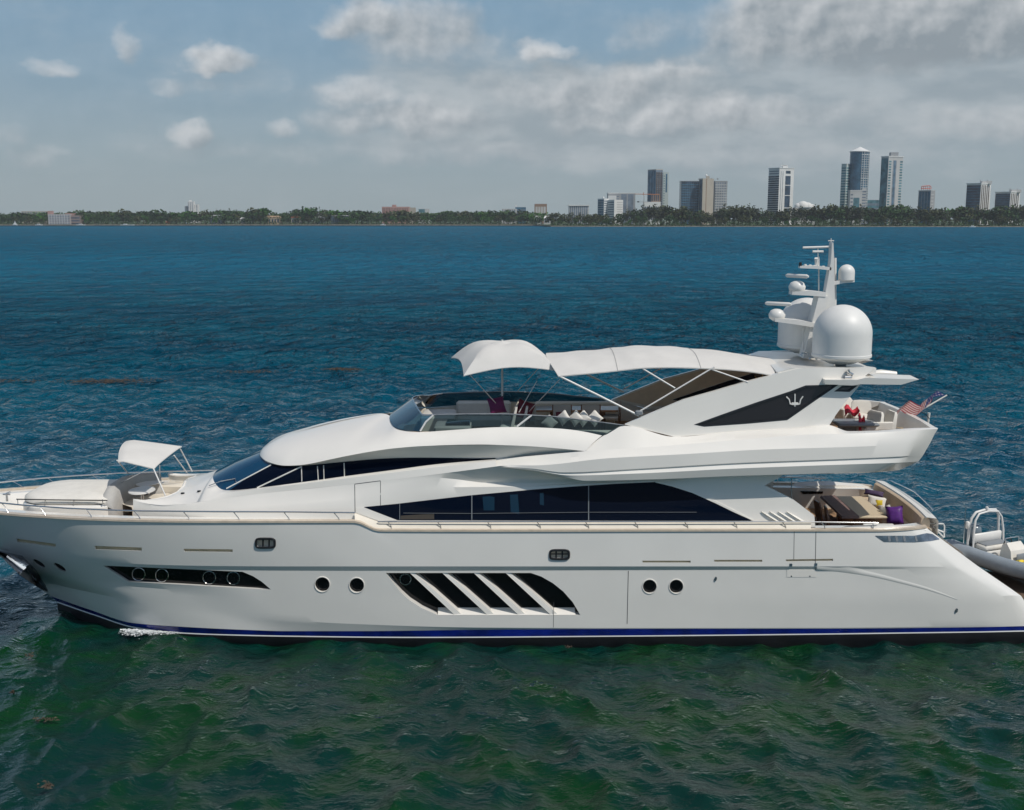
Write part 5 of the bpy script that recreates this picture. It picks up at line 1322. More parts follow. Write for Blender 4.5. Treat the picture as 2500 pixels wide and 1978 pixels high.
co = MB(); co.loft([[(1.15, -.36, .5), (1.75, -.40, .5), (1.75, .40, .5), (1.15, .36, .5)], [(1.20, -.33, 1.0), (1.62, -.36, 1.0), (1.62, .36, 1.0), (1.20, .33, 1.0)], [(1.22, -.30, 1.12), (1.40, -.32, 1.22), (1.40, .32, 1.22), (1.22, .30, 1.12)]], True, True)
con = tb('console', CUSH, co, None, 30); tb('steering_wheel', RUB, MB().tube([(1.16 + .03*math.sin(a), .17*math.cos(a), 1.13 + .15*math.sin(a)) for a in [2*math.pi*k/16 for k in range(18)]], .018, 6), con)
tb('console_rail', CHROME, MB().tube([(1.35, -.3, 1.2), (1.33, -.3, 1.36), (1.33, .3, 1.36), (1.35, .3, 1.2)], .016, 6), con)
tb('bow_cushion', CUSH, MB().pillow((2.45, 0, .62), Vector((.4, 0, 0)), Vector((0, .42, 0)), Vector((0, 0, 1)), .1)); tb('life_jacket', YEL, MB().pillow((1.95, -.35, .7), Vector((.16, 0, .08)), Vector((0, .14, 0)), Vector((-.2, .1, 1)), .09))
tb('console_screen', BLACK, MB().box((1.17, 0, 1.02), (.03, .36, .16)), con); tb('console_panel', GREY, MB().box((1.78, 0, .78), (.03, .5, .3), bev=.01), con); tb('seat_pad', GREY, MB().box((.55, 0, .975), (.44, 1.05, .03), bev=.012), bench); tb('fuel_can', RUB, MB().box((.9, .45, .62), (.25, .3, .3), bev=.04)); tb('side_bag', RUB, MB().pillow((.3, .5, .7), Vector((.2, 0, 0)), Vector((0, .14, 0)), Vector((0, 0, 1)), .14)); tb('tube_patch', GREY, MB().poly([tp_[26] + Vector((0, .0, 0)), tp_[26] + Vector((.01, .0, 0)), tp_[26] + Vector((0, .01, 0))]), None, 0) if False else None

# ------------------------------------------------------------------ far shore
YL, YR = 1800.0, 1500.0                       # distance of the left and of the right shore
LANDZ = 1.2
def fx(px, Y): return (px - 1250) / FOC * ((Y - CAM.y) / math.cos(PITCH) * math.cos(PITCH)**2 + 0) if False else W(px, 545, Y).x
ROCK = mat('shore_rock', (.12, .115, .095), .9, var=.4, vscale=.25)
EARTH = mat('shore_ground', (.05, .075, .03), .9, var=.5, vscale=.04)
land = MB()
shore_px = [(-500, YL), (0, YL), (400, YL + 10), (800, YL), (1100, YL - 10), (1300, YL - 20), (1322, YL - 60), (1345, YR + 40), (1450, YR), (1700, YR - 15), (2000, YR - 30), (2200, YR - 45), (2500, YR - 60), (3100, YR - 70)]
s0 = [Vector((fx(a, Y), Y, -.3)) for a, Y in shore_px]
s1 = [p + Vector((0, 3, 1.4)) for p in s0]; s2 = [p + Vector((0, 20, 1.7)) for p in s0]; s3 = [Vector((p.x*2.2, 4050, 6)) for p in s0]
land.loft([s0, s1]); land.cur = 1; land.loft([s1, s2, s3])
ld = land.build('shore_land', [ROCK, EARTH], None, 0, fix=False); ld['kind'] = 'structure'
def ground_y(px):
    for (a, Y), (b, Z) in zip(shore_px[:-1], shore_px[1:]):
        if a <= px <= b: return Y + (Z - Y)*(px - a)/(b - a)
    return YL
# trees -------------------------------------------------------------
def leafmat(name, c):
    m = bpy.data.materials.new(name); m.use_nodes = True
    n = NT(m.node_tree); p = n.n['Principled BSDF']
    g = n.new('ShaderNodeNewGeometry'); oi = n.new('ShaderNodeObjectInfo')
    f = n.m('ADD', n.m('MULTIPLY', g.outputs['Random Per Island'], .75), n.m('MULTIPLY', oi.outputs['Random'], .35), clamp=True)
    n.l.new(n.mixc(f, tuple(x*.55 for x in c), tuple(x*1.6 for x in c)), p.inputs['Base Color'])
    p.inputs['Roughness'].default_value = .8; p.inputs['Specular IOR Level'].default_value = .2
    return m
LEAFS = {'broad': leafmat('broadleaf_leaves', (.030, .064, .018)), 'olive': leafmat('olive_leaves', (.056, .066, .026)), 'bright': leafmat('bright_leaves', (.036, .105, .014)), 'pine': leafmat('feathery_leaves', (.050, .060, .032))}
BARK = mat('tree_bark', (.10, .075, .05), .9)
def tree_proto(name, kind, h, wd, seed, lobes, sparse=0.0, label='', group=None):
    rng = random.Random(seed); t = thing(name, label, 'tree', (0, 0, 0), 0, group)
    cr_ = MB()
    L = []
    for i in range(lobes):
        a = rng.random()*6.28; r = rng.random()**.6 * wd*.33
        zc = h*(.36 + .42*rng.random()) if i else h*.70
        L.append((r*math.cos(a), r*math.sin(a), zc, wd*(.20 + .13*rng.random()), h*(.13 + .10*rng.random())))
    per = int(250/lobes)
    for (x, y, z, rx, rz_) in L:
        for k in range(per):
            u, v_ = rng.random()*6.28, math.acos(2*rng.random() - 1); q = (.55 + .55*rng.random())
            c = Vector((x + rx*q*math.sin(v_)*math.cos(u), y + rx*q*math.sin(v_)*math.sin(u), z + rz_*q*math.cos(v_)))
            if c.z < h*.10: continue
            s_ = (.42 + .62*rng.random()) * (1 - .35*sparse)
            ax = Vector((rng.gauss(0, 1), rng.gauss(0, 1), rng.gauss(0, .6))).normalized(); b = ax.cross(Vector((rng.gauss(0, 1), rng.gauss(0, 1), rng.gauss(0, 1)))).normalized()
            cr_.poly([c + ax*s_, c + b*s_*.8, c - ax*s_*.9, c - b*s_*.75])
    cr_.build('crown', LEAFS[kind], t, 0, fix=False, local=True)
    tr_ = MB().tube([(0, 0, -.3), (.1, 0, h*.25), (.25*rng.random(), .2, h*.62)], [.28, .22, .08], 6)
    for i in range(3):
        a = rng.random()*6.28; tr_.tube([(.1, 0, h*.28), (wd*.26*math.cos(a), wd*.26*math.sin(a), h*(.5 + .15*rng.random()))], [.13, .05], 5)
    tr_.build('trunk', BARK, t, 0, fix=False, local=True)
    return t
protos = {}
for i in range(4): protos['broad', i] = tree_proto('broadleaf_tree', 'broad', 11, 12, 10 + i, 7)
for i in range(3): protos['olive', i] = tree_proto('olive_green_tree', 'olive', 11, 10, 30 + i, 6)
for i in range(3): protos['pine', i] = tree_proto('feathery_pine', 'pine', 13, 8, 50 + i, 8, .6)
protos['bright', 0] = tree_proto('round_tree', 'bright', 11, 13, 70, 8)
used = set()
LBL = {('broad', 0): ('dark green broadleaf tree in the low wood along the left shore', 'dark broadleaf trees along the left shore'),
       ('broad', 1): ('dark green broadleaf tree on the near right shore in front of towers', 'dark broadleaf trees along the right shore'),
       ('olive', 0): ('olive green bushy tree in the low wood along the left shore', 'olive trees along the left shore'),
       ('olive', 1): ('olive brown bushy tree on the near right shore below the towers', 'olive trees along the right shore'),
       ('pine', 0): ('thin feathery tree rising above the left shore wood', 'feathery trees along the left shore'),
       ('pine', 1): ('tall feathery grey green tree rising before the right towers', 'feathery trees along the right shore'),
       ('bright', 0): ('bright green round tree in the left shore wood', 'bright green trees on the left shore'), ('bright', 1): ('bright green rounded tree among the right shore trees', 'bright green trees on the right shore')}
def plant(kind, px, toppy, back, label=None, wide=1.0, group=None):
    Y = ground_y(px) + back; side = 1 if px > 1335 else 0
    n_ = max(k for kk, k in protos if kk == kind) + 1; i = rng_t.randrange(n_); p = protos[kind, i]
    h0 = {'broad': 10.2, 'olive': 10.0, 'pine': 12.2, 'bright': 10.4}[kind]
    x = fx(px, Y); zt_ = W(px, toppy, Y).z; k = max(.25, (zt_ - LANDZ)/h0)
    lb, gr = LBL[kind, side]
    if label: lb = label; gr = group
    kw = wide * max(k, .62)
    if (kind, i) in used: o = dup(p)
    else: used.add((kind, i)); o = p
    o.location = (x, Y, LANDZ); o.rotation_euler = (0, 0, rng_t.random()*6.28); o.scale = (kw, kw, k)
    o['label'] = lb
    if gr: o['group'] = gr
    elif 'group' in o: del o['group']
    return o
rng_t = random.Random(11)
# silhouette of the wood: (px, top py)
skyl = [(0, 518), (60, 519), (110, 520), (180, 516), (230, 514), (290, 514), (340, 514), (400, 516), (470, 516), (530, 511), (580, 512), (620, 510), (680, 517), (740, 512), (800, 511), (850, 514), (900, 516), (960, 514), (1050, 516), (1120, 514), (1200, 514),
        (1290, 513), (1340, 516), (1400, 520), (1450, 524), (1500, 526), (1540, 514), (1580, 505), (1620, 505), (1680, 507), (1740, 520), (1790, 500), (1840, 506), (1870, 512), (1920, 510), (1980, 506), (2020, 502), (2080, 504), (2140, 506), (2200, 500), (2250, 508), (2300, 510), (2340, 506), (2400, 508), (2460, 502), (2500, 503)]
def top_at(px):
    for (a, A), (b, B) in zip(skyl[:-1], skyl[1:]):
        if a <= px <= b: return A + (B - A)*(px - a)/(b - a)
    return 514
px = -6.0
while px < 1330:
    kind = rng_t.choices(['broad', 'olive', 'pine', 'bright'], [.62, .22, .08, .08])[0]
    plant(kind, px, top_at(px) + rng_t.uniform(-1, 4), rng_t.uniform(45, 90), wide=1.15)
    px += rng_t.uniform(9, 14)
px = 2.0
while px < 1330:
    kind = rng_t.choices(['broad', 'olive', 'bright'], [.6, .3, .1])[0]
    plant(kind, px, top_at(px) + rng_t.uniform(7, 15), rng_t.uniform(14, 30), wide=.95)
    px += rng_t.uniform(13, 22)
px = 1345.0
while px < 2512:
    kind = rng_t.choices(['broad', 'olive', 'pine', 'bright'], [.33, .30, .34, .03])[0]
    plant(kind, px, top_at(px) + rng_t.uniform(-3, 6) - (3 if kind == 'pine' else 0), rng_t.uniform(45, 80), wide=1.0)
    px += rng_t.uniform(8, 13)
px = 1350.0
while px < 2512:
    kind = rng_t.choices(['broad', 'olive', 'bright'], [.45, .5, .05])[0]
    plant(kind, px, 532 + rng_t.uniform(-10, 8), rng_t.uniform(10, 26), wide=.8)
    px += rng_t.uniform(14, 22)
plant('bright', 753, 503, 30, 'large round bright green tree, tallest on the left shore', 1.1)
plant('bright', 636, 506, 34, 'broad bright green tree rising behind the tan shore house', 1.2)
plant('broad', 545, 508, 34, 'dark rounded tree beside the big white tower on the left', 1.1)
plant('bright', 215, 525, 18, 'small bright green tree right of the pink block at far left', 1.0)
plant('olive', 2195, 536, 8, 'yellow olive rounded bush low on the right shore', 1.6)
for i in range(15):
    a = 40 + 86*i + rng_t.uniform(-25, 25); plant(['broad', 'bright', 'broad', 'olive'][i % 4], a, top_at(a) - rng_t.uniform(0, 5), rng_t.uniform(30, 44), wide=1.35)
for k, p in protos.items():
    if k not in used:
        for c in list(p.children): bpy.data.objects.remove(c)
        bpy.data.objects.remove(p)
# undergrowth that reads as one mass
ug = MB(); rg = random.Random(3)
for i in range(11500):
    a = rg.uniform(-30, 2530)
    if 1318 < a < 1345: continue
    Y = ground_y(a) + (rg.uniform(12, 95) if i % 2 else rg.uniform(7, 26)); hh = (W(a, top_at(a) + 4 + 5*math.sin(a*.13 + 2*math.sin(a*.031)), Y).z - LANDZ) if Y > ground_y(a) + 38 else 5.0
    c = Vector((fx(a, Y), Y, LANDZ + rg.random()**1.3*hh)); s_ = rg.uniform(.7, 1.5)
    ax = Vector((rg.gauss(0, 1), rg.gauss(0, 1), rg.gauss(0, .6))).normalized(); b = ax.cross(Vector((rg.gauss(0, 1), rg.gauss(0, 1), rg.gauss(0, 1)))).normalized()
    ug.poly([c + ax*s_, c + b*s_*.8, c - ax*s_*.9, c - b*s_*.8])
u_ = ug.build('shore_undergrowth', LEAFS['broad'], None, 0, fix=False); u_['kind'] = 'stuff'
# rocks and sea wall at the water's edge
rk = MB(); 
for i in range(620):
    a = rg.uniform(0, 2520); Y = ground_y(a) + rg.uniform(-.5, 2.5); s_ = rg.uniform(.25, .8); c = Vector((fx(a, Y), Y, .2 + rg.random()*.5))
    rk.box(c, (s_*2.6, s_, s_*.7), rg.random()*.6, .6)
r_ = rk.build('shore_rocks', mat('pale_rock', (.24, .225, .19), .9, var=.4, vscale=.4), None, 0, fix=False); r_['kind'] = 'stuff'

# buildings ---------------------------------------------------------
WHT = mat('white_wall', (.70, .70, .68), .7, var=.06, vscale=.05); OFF = mat('pale_wall', (.50, .50, .49), .7, var=.08, vscale=.05)
BEI = mat('beige_wall', (.42, .38, .32), .7, var=.06, vscale=.05); PINK = mat('pink_wall', (.42, .25, .22), .7, var=.15, vscale=.08); TANW = mat('tan_wall', (.44, .34, .24), .8, var=.1, vscale=.1)
GRW = mat('grey_concrete', (.33, .34, .35), .7, var=.1, vscale=.05); BRW = mat('brown_wall', (.26, .17, .12), .7, var=.1); PALEG = mat('pale_green_wall', (.50, .56, .53), .6, var=.05)
GDK = mat('dark_tower_glass', (.045, .075, .115), .15, spec=.5, var=.5, vscale=.12); GBL = mat('blue_tower_glass', (.05, .13, .20), .15, spec=.5, var=.35, vscale=.10); GTE = mat('teal_tower_glass', (.09, .21, .25), .15, spec=.5, var=.4, vscale=.12)
GGR = mat('grey_tower_glass', (.18, .22, .27), .2, spec=.5, var=.3, vscale=.1); REDR = mat('red_roof', (.36, .10, .05), .8, var=.2, vscale=.3); ORNG = mat('orange_steel', (.50, .16, .05), .6); BRNG = mat('brown_glass', (.11, .09, .08), .2, var=.3, vscale=.1)
def building(name, label, px, Yb):
    return thing(name, label, 'building' if 'house' not in name else 'house', (fx(px, Yb), Yb, LANDZ), 0)
def mpp(Y): return (W(1300, 520, Y) - W(1299, 520, Y)).length
class Box:
    """upright block seen corner-on: px0 left edge, pxc corner, px1 right edge (pxc = px0 for a flat front)"""
    def __init__(s, b, px0, pxc, px1, top, Y, bot=None, ang=35, name='wall', m=WHT, par=None, depth=None):
        s.b = b; s.Y = Y; k = mpp(Y); g = R(ang)
        s.z1 = W(pxc, top, Y).z; s.z0 = LANDZ if bot is None else W(pxc, bot, Y).z
        s.c = Vector((fx(pxc, Y), Y, 0))
        if pxc > px0: s.r = Vector((math.cos(g), math.sin(g), 0)); s.l = Vector((-math.sin(g), math.cos(g), 0)); s.R = (px1 - pxc)*k/math.cos(g); s.L = (pxc - px0)*k/math.sin(g)
        else: s.r = Vector((1, 0, 0)); s.l = Vector((0, 1, 0)); s.R = (px1 - px0)*k; s.L = depth or min(22, s.R*.6)
        q = MB(); p = [s.c, s.c + s.r*s.R, s.c + s.r*s.R + s.l*s.L, s.c + s.l*s.L]
        q.loft([[a + Vector((0, 0, s.z0)) for a in p], [a + Vector((0, 0, s.z1)) for a in p]], True, True)
        s.o = q.build(name, m, par or b, 0)
    def pane(s, face, u0, u1, v0, v1, m, name='window', out=.12, par=None, th=.1):
        d, n_, Ln = (s.r, s.r.cross(Vector((0, 0, 1))), s.R) if face == 'r' else (s.l, Vector((0, 0, 1)).cross(s.l), s.L)
        n_.normalize(); H = s.z1 - s.z0
        a = s.c + d*Ln*u0 + n_*out; b = s.c + d*Ln*u1 + n_*out
        q = MB().prism([a + Vector((0, 0, s.z0 + H*v0)), b + Vector((0, 0, s.z0 + H*v0)), b + Vector((0, 0, s.z0 + H*v1)), a + Vector((0, 0, s.z0 + H*v1))], -n_*(out + th))
        return q.build(name, m, par or s.o, 0)
    def rows(s, face, n, m, u=(.06, .94), v=(.03, .97), fill=.6, name='window_band', out=.12):
        for i in range(n):
            a = v[0] + (v[1] - v[0])*i/n; s.pane(face, u[0], u[1], a, a + (v[1] - v[0])/n*fill, m, name, out)
    def cols(s, face, n, m, u=(.03, .97), v=(.02, .98), fill=.5, name='window_strip', out=.12):
        for i in range(n):
            a = u[0] + (u[1] - u[0])*i/n; s.pane(face, a, a + (u[1] - u[0])/n*fill, v[0], v[1], m, name, out)
    def cap(s, h, over=.4, m=WHT, name='roof'):
        q = MB(); o_ = over; c = s.c - s.r*o_ - s.l*o_
        p = [c, c + s.r*(s.R + 2*o_), c + s.r*(s.R + 2*o_) + s.l*(s.L + 2*o_), c + s.l*(s.L + 2*o_)]
        q.loft([[a + Vector((0, 0, s.z1 + .01)) for a in p], [a + Vector((0, 0, s.z1 + h)) for a in p]], True, True); return q.build(name, m, s.b, 0)
T_ = YR + 160
# low office block
b = building('office_block', 'low grey office block with white flat roof between the wood and towers', 1413, T_ + 100)
x = Box(b, 1389, 1389, 1437, 503, T_ + 100, m=OFF); x.cols('r', 9, GGR, fill=.72); x.cap(1.6, 1.2)
# white complex
b = building('apartment_complex', 'white stepped apartment complex left of the construction crane', 1505, T_ + 40)
x = Box(b, 1484, 1484, 1550, 473, T_ + 70, m=GRW); x.cols('r', 2, GGR, u=(.48, .98), fill=.8); x.cap(1.5, .3); x.rows('r', 12, GGR, u=(.06, .40), fill=.45)
x = Box(b, 1460, 1474, 1486, 485, T_ + 30, m=WHT); x.rows('l', 11, GBL, fill=.85); x.rows('r', 11, GGR, fill=.45)
x = Box(b, 1484, 1499, 1522, 488, T_ + 20, m=WHT); x.rows('r', 10, OFF, u=(.3, .95), fill=.5); x.rows('l', 10, GGR, fill=.5)
x = Box(b, 1484, 1484, 1504, 478, T_ + 66, m=WHT)
c = W(1473, 484, T_ + 34); MB().lathe(c, [(1.6, 0), (1.6, .8), (1.1, 1.9), (.01, 2.4)], 10).build('roof_dome', WHT, b, 50)
# glass tower under construction
b = building('glass_tower', 'dark glass tower with pale slab beside the orange crane', 1605, T_ + 60)
x = Box(b, 1582, 1599, 1617, 415, T_ + 60, m=GGR); x.cols('l', 3, GBL, fill=.8, name='glass_strip'); x.cols('r', 3, BRNG, v=(.02, .96), fill=.7, name='glass_strip'); x.rows('r', 24, GDK, u=(.02, .98), fill=.35)
c = x.cap(1.0, .1, BEI)
x2 = Box(b, 1617, 1617, 1630, 421, T_ + 66, m=PALEG, name='slab_wall'); x2.pane('r', .45, .75, .62, .97, GBL); x2.rows('r', 20, GTE, u=(.08, .3), fill=.3)
x = Box(b, 1572, 1572, 1612, 493, T_ + 30, m=WHT, name='podium'); x.cols('r', 7, GGR, v=(.2, .8), fill=.5)
x = Box(b, 1590, 1590, 1610, 474, T_ + 34, bot=493, m=BRW, name='scaffold'); x.cols('r', 4, GDK, v=(.1, .9), fill=.5)
cr1 = thing('tower_crane', 'orange tower crane with long jib before the dark glass tower', 'crane', (fx(1571, T_ + 20), T_ + 20, LANDZ))
MB().box((fx(1571, T_ + 20), T_ + 20, (W(1571, 478, T_ + 20).z + LANDZ)/2), (.9, .9, W(1571, 478, T_ + 20).z - LANDZ)).build('mast', GRW, cr1, 0)
p0, p1 = W(1551, 474, T_ + 20), W(1609, 475, T_ + 20)
MB().tube([p0, p1], .45, 4).build('jib', ORNG, cr1, 0); MB().tube([W(1571, 478, T_ + 20), W(1571, 470, T_ + 20)], .4, 4).build('tower_head', ORNG, cr1, 0)
cr2 = thing('mobile_crane', 'small dark crane arm low beside the white podium', 'crane', (fx(1571, T_ + 5), T_ + 5, LANDZ))
MB().tube([W(1571, 505, T_ + 5), W(1571, 492, T_ + 5)], .5, 5).build('mast', GRW, cr2, 0); MB().tube([W(1556, 493, T_ + 5), W(1584, 493, T_ + 5)], .3, 4).build('boom', GRW, cr2, 0); MB().box(W(1558, 493, T_ + 5), (3.4, 1.2, 1.6)).build('counterweight', RUB, cr2, 0)
# three-part slab tower
b = building('slab_tower', 'beige slab tower with dome between a blue glass block and grey block', 1717, T_)
x = Box(b, 1661, 1661, 1710, 443, T_ + 10, m=GDK, name='glass_wall'); x.rows('r', 16, GBL, u=(.02, .98), fill=.55); x.cols('r', 10, GGR, fill=.08, out=.2, name='mullion'); x.cap(.8, .2, GRW)
x = Box(b, 1706, 1713, 1743, 437, T_ - 5, m=BEI, bot=None, ang=30); x.pane('r', .30, .36, .02, 1.0, BRW, 'recess_strip'); x.pane('l', .1, .9, .02, .98, GDK, 'glass_strip'); x.cap(.7, .1, BEI)
q = Box(b, 1721, 1721, 1729, 430, T_ + 2, bot=437, m=BEI, name='lift_tower'); c = W(1724.5, 430, T_ + 8); MB().lathe(c, [(1.8, 0), (1.8, 1), (1.2, 2.2), (.01, 2.8)], 10).build('roof_dome', WHT, b, 50)
x = Box(b, 1743, 1743, 1773, 443, T_ + 14, m=GRW, name='wing_wall'); x.rows('r', 16, OFF, u=(.03, .97), fill=.35, name='balcony'); x.cols('r', 5, GGR, fill=.4, out=.06); x.cap(.8, .2, OFF)
for a, h in ((1730, 3.2), (1737, 2.2), (1752, 2.0), (1706, 1.5)): MB().box(W(a, 438, T_ + 6) + Vector((0, 0, h/2 - .5)), (2.2, 2, h)).build('roof_plant', GRW, b, 0)
# white tower
b = building('residential_tower', 'white tower with dark glass bays and parapet crown, right of the beige slab', 1910, T_ - 20)
x = Box(b, 1879, 1898, 1940, 411, T_ - 20, m=WHT, ang=32); x.rows('l', 22, GDK, u=(.0, 1.0), v=(.03, .88), fill=.74); x.pane('r', .42, .78, .02, .87, GDK, 'glass_bay')
for k in (.30, .52, .70): x.pane('r', .42, .78, k, k + .012, WHT, 'floor_slab', .22)
x.cols('r', 2, GGR, u=(.10, .36), v=(.04, .95), fill=.25); x.pane('r', .44, .76, .91, .96, GDK, 'window'); x.rows('l', 2, GGR, u=(.05, .95), v=(.9, .98), fill=.5); x.cap(1.0, .5)
x = Box(b, 1906, 1906, 1918, 404, T_ - 6, bot=411, m=WHT, name='penthouse'); MB().box(W(1913, 404, T_ - 4), (9, 4, .9)).build('roof', WHT, b, 0)
MB().tube([W(1911, 404, T_ - 4), W(1911, 397, T_ - 4)], .14, 4).build('mast', GRW, b, 0)
# white billowing arena roof
b = building('domed_hall', 'low hall with billowing white roof right of the white tower', 1960, T_ + 60)
x = Box(b, 1938, 1938, 1990, 507, T_ + 60, m=OFF)
q = MB()
for a, r in ((1950, 7), (1960, 10), (1971, 8), (1982, 5)): c = W(a, 506, T_ + 66); q.lathe(c, [(r*math.cos(t), r*.95*math.sin(t)) for t in [math.pi/2*i/6 for i in range(6)]] + [(.01, r*.95)], 12)
q.build('roof', WHT, b, 60)
# round tower with cone
b = building('round_tower', 'tall cylindrical blue glass tower with white cone roof', 2090, T_ - 30)
Yc = T_ - 20; kx = mpp(Yc); c0 = Vector((fx(2090.5, Yc), Yc, 0)); rr = 22.5*kx; zt_ = W(2090, 372, Yc).z
q = MB().lathe(c0, [(rr, LANDZ), (rr, zt_)], 28).build('glass_wall', GBL, b, 40)
MB().lathe(c0, [(rr + .2, zt_), (rr + .9, zt_ + .3), (rr + .9, zt_ + 1.3), (rr*.8, zt_ + 2.8), (.8, zt_ + 7.6), (.01, zt_ + 8.2)], 28).build('cone_roof', WHT, b, 50)
for i in range(30):
    z = LANDZ + (zt_ - LANDZ)*(.03 + .96*i/30); MB().loft([[c0 + Vector(((rr + .25)*math.cos(a), (rr + .25)*math.sin(a), z + dz)) for a in [R(-95 + 8*k) for k in range(13)]] for dz in (0, .55 + .5*(i % 10 == 9))]).build('floor_slab', WHT, q, 0)
for ad in (-92, -78, -62, -44, -24):
    a = R(ad); MB().tube([c0 + Vector(((rr + .3)*math.cos(a), (rr + .3)*math.sin(a), LANDZ)), c0 + Vector(((rr + .3)*math.cos(a), (rr + .3)*math.sin(a), zt_))], .55 if ad == -78 else .32, 4).build('pilaster', WHT, q, 0)
x = Box(b, 2051, 2060, 2074, 401, T_ - 26, m=PALEG, name='side_wing', ang=40); x.rows('l', 22, GTE, u=(.05, .95), fill=.5); x.rows('r', 22, GTE, fill=.5); x.cap(.8, .1, OFF)
x = Box(b, 2072, 2072, 2101, 466, T_ - 56, m=OFF, name='front_block'); x.pane('r', .3, .8, .48, .80, GTE); x.pane('r', .3, .8, .15, .30, GDK); x.rows('r', 9, GGR, u=(.05, .25), fill=.4); x.cap(1, .3)
x = Box(b, 2101, 2101, 2111, 460, T_ - 40, m=OFF, name='side_block'); x.rows('r', 12, GGR, fill=.5)
# low bluish block behind
b = building('low_glass_block', 'low pale blue block half hidden between the round and green towers', 2130, T_ + 120)
x = Box(b, 2112, 2112, 2148, 489, T_ + 120, m=GTE); x.rows('r', 5, GGR, fill=.5); x.cap(.5, .1, GRW)
# pale green tower
b = building('green_glass_tower', 'pale tower with turquoise glass edges and grey rooftop box', 2178, T_ - 40)
x = Box(b, 2150, 2161, 2204, 383, T_ - 40, m=OFF, ang=28); x.pane('l', .05, .98, .0, .98, GTE, 'glass_wall'); x.pane('r', .32, .55, .02, .95, GGR, 'glass_bay'); x.pane('r', .40, .47, .02, .95, GBL, 'glass_strip', .2)
x.rows('r', 24, GTE, u=(.04, .20), v=(.02, .96), fill=.55); x.rows('r', 24, GTE, u=(.80, .98), v=(.02, .96), fill=.6); x.pane('r', .55, .76, .02, .95, OFF, 'slab', .2); x.cap(1.3, .5)
x = Box(b, 2166, 2166, 2184, 372, T_ - 28, bot=383, m=GRW, name='roof_plant', depth=8)
# smaller block with red frame on top
b = building('blue_block', 'mid rise dark blue block with red steel frame on its roof', 2265, T_ - 30)
x = Box(b, 2246, 2268, 2285, 466, T_ - 30, m=GRW, ang=45); x.cols('l', 4, GBL, fill=.9, name='glass_strip'); x.rows('r', 10, OFF, u=(.1, .7), fill=.3); x.cap(.9, .2, OFF)
q = MB(); 
for k in range(5): q.tube([W(2250 + 5*k, 464, T_ - 22), W(2250 + 5*k, 455, T_ - 22)], .35, 4)
q.tube([W(2249, 462, T_ - 22), W(2251, 455, T_ - 22), W(2270, 453.5, T_ - 22), W(2274, 458, T_ - 22)], .6, 4); q.tube([W(2249, 460, T_ - 22), W(2274, 461, T_ - 22)], .5, 4); q.build('roof_frame', mat('red_steel', (.55, .10, .06), .6), b, 0)
# twin towers at the right
for px0, pxc, px1, top, lb, nm in ((2366, 2389, 2425, 449, 'taller of two matching white ribbed towers at far right', 1), (2438, 2462, 2498, 470, 'lower of two matching white ribbed towers at far right edge', 2)):
    b = building('ribbed_tower', lb, pxc, T_ - 20); b['group'] = 'matching ribbed towers at the right'
    x = Box(b, px0, pxc, px1, top, T_ - 20, m=WHT, ang=38); x.pane('l', .02, .98, 0, .97, GDK, 'glass_wall'); x.rows('l', 14, GBL, u=(.04, .96), fill=.3, out=.2); x.cols('r', 5, BRNG, u=(.06, .94), v=(.02, .97), fill=.55); x.cap(1.3, .6)
    Box(b, pxc + 2, pxc + 2, px1 - 10, top - 7, T_ - 10, bot=top, m=OFF, name='roof_plant', depth=8)
    for a in (pxc + 4, px1 - 14): MB().tube([W(a, top - 6, T_ - 8), W(a, top - 10, T_ - 8)], .6, 5).build('roof_mast', GRW, b, 0)
# left shore buildings
Lh = YL + 9
b = building('shore_block', 'pink and grey block standing at the water on far left', 150, Lh)
x = Box(b, 118, 118, 172, 523, Lh, m=mat('rosy_grey_wall', (.38, .34, .33), .8, var=.12, vscale=.15)); x.rows('r', 4, GGR, u=(.03, .97), fill=.4); x.cols('r', 8, OFF, fill=.3, out=.2, name='pier')
x = Box(b, 160, 160, 197, 526, Lh + 4, m=mat('brick_wall', (.26, .20, .18), .8, var=.2), name='brick_wing'); x.rows('r', 3, GDK, fill=.4); Box(b, 160, 160, 182, 521, Lh + 8, m=PINK, name='penthouse'); Box(b, 118, 118, 130, 515, Lh + 12, m=PINK, name='stair_tower')
b = building('flat_block', 'long pale flat roofed block above the trees at far left', 90, YL + 140)
x = Box(b, 54, 54, 118, 516, YL + 140, m=BEI); x.cols('r', 9, GGR, v=(.6, .95), fill=.5)
b = building('white_tower', 'white stepped tower above the left shore trees', 470, YL + 130)
x = Box(b, 461, 461, 476, 492, YL + 130, m=WHT); x.cols('r', 3, GGR, fill=.25); x = Box(b, 476, 476, 487, 499, YL + 133, m=WHT, name='side_wing'); x.cols('r', 2, GGR, fill=.3); x = Box(b, 453, 453, 461, 503, YL + 134, m=OFF, name='side_wing'); x.cols('r', 2, GBL, fill=.5); Box(b, 464, 464, 470, 489, YL + 136, bot=492, m=WHT, name='penthouse')
b = building('pink_hotel', 'wide pink hotel block above the trees in the middle', 970, YL + 150)
x = Box(b, 933, 933, 1000, 505, YL + 150, m=PINK); x.cols('r', 16, BRNG, v=(.55, .92), fill=.4); x.rows('r', 4, PINK, v=(.5, .95), fill=.25, out=.25, name='balcony'); Box(b, 958, 958, 968, 500, YL + 156, bot=505, m=PINK, name='roof_plant'); x = Box(b, 998, 998, 1015, 507, YL + 152, m=BEI, name='side_wing')
b = building('green_roof_hall', 'low hall with green glass roof right of the pink hotel', 1035, YL + 150)
x = Box(b, 1022, 1022, 1048, 510, YL + 150, m=OFF); x.pane('r', .02, .6, .75, .98, GTE)
b = building('white_offices', 'low white offices with blue end block above the middle trees', 1255, YL + 150)
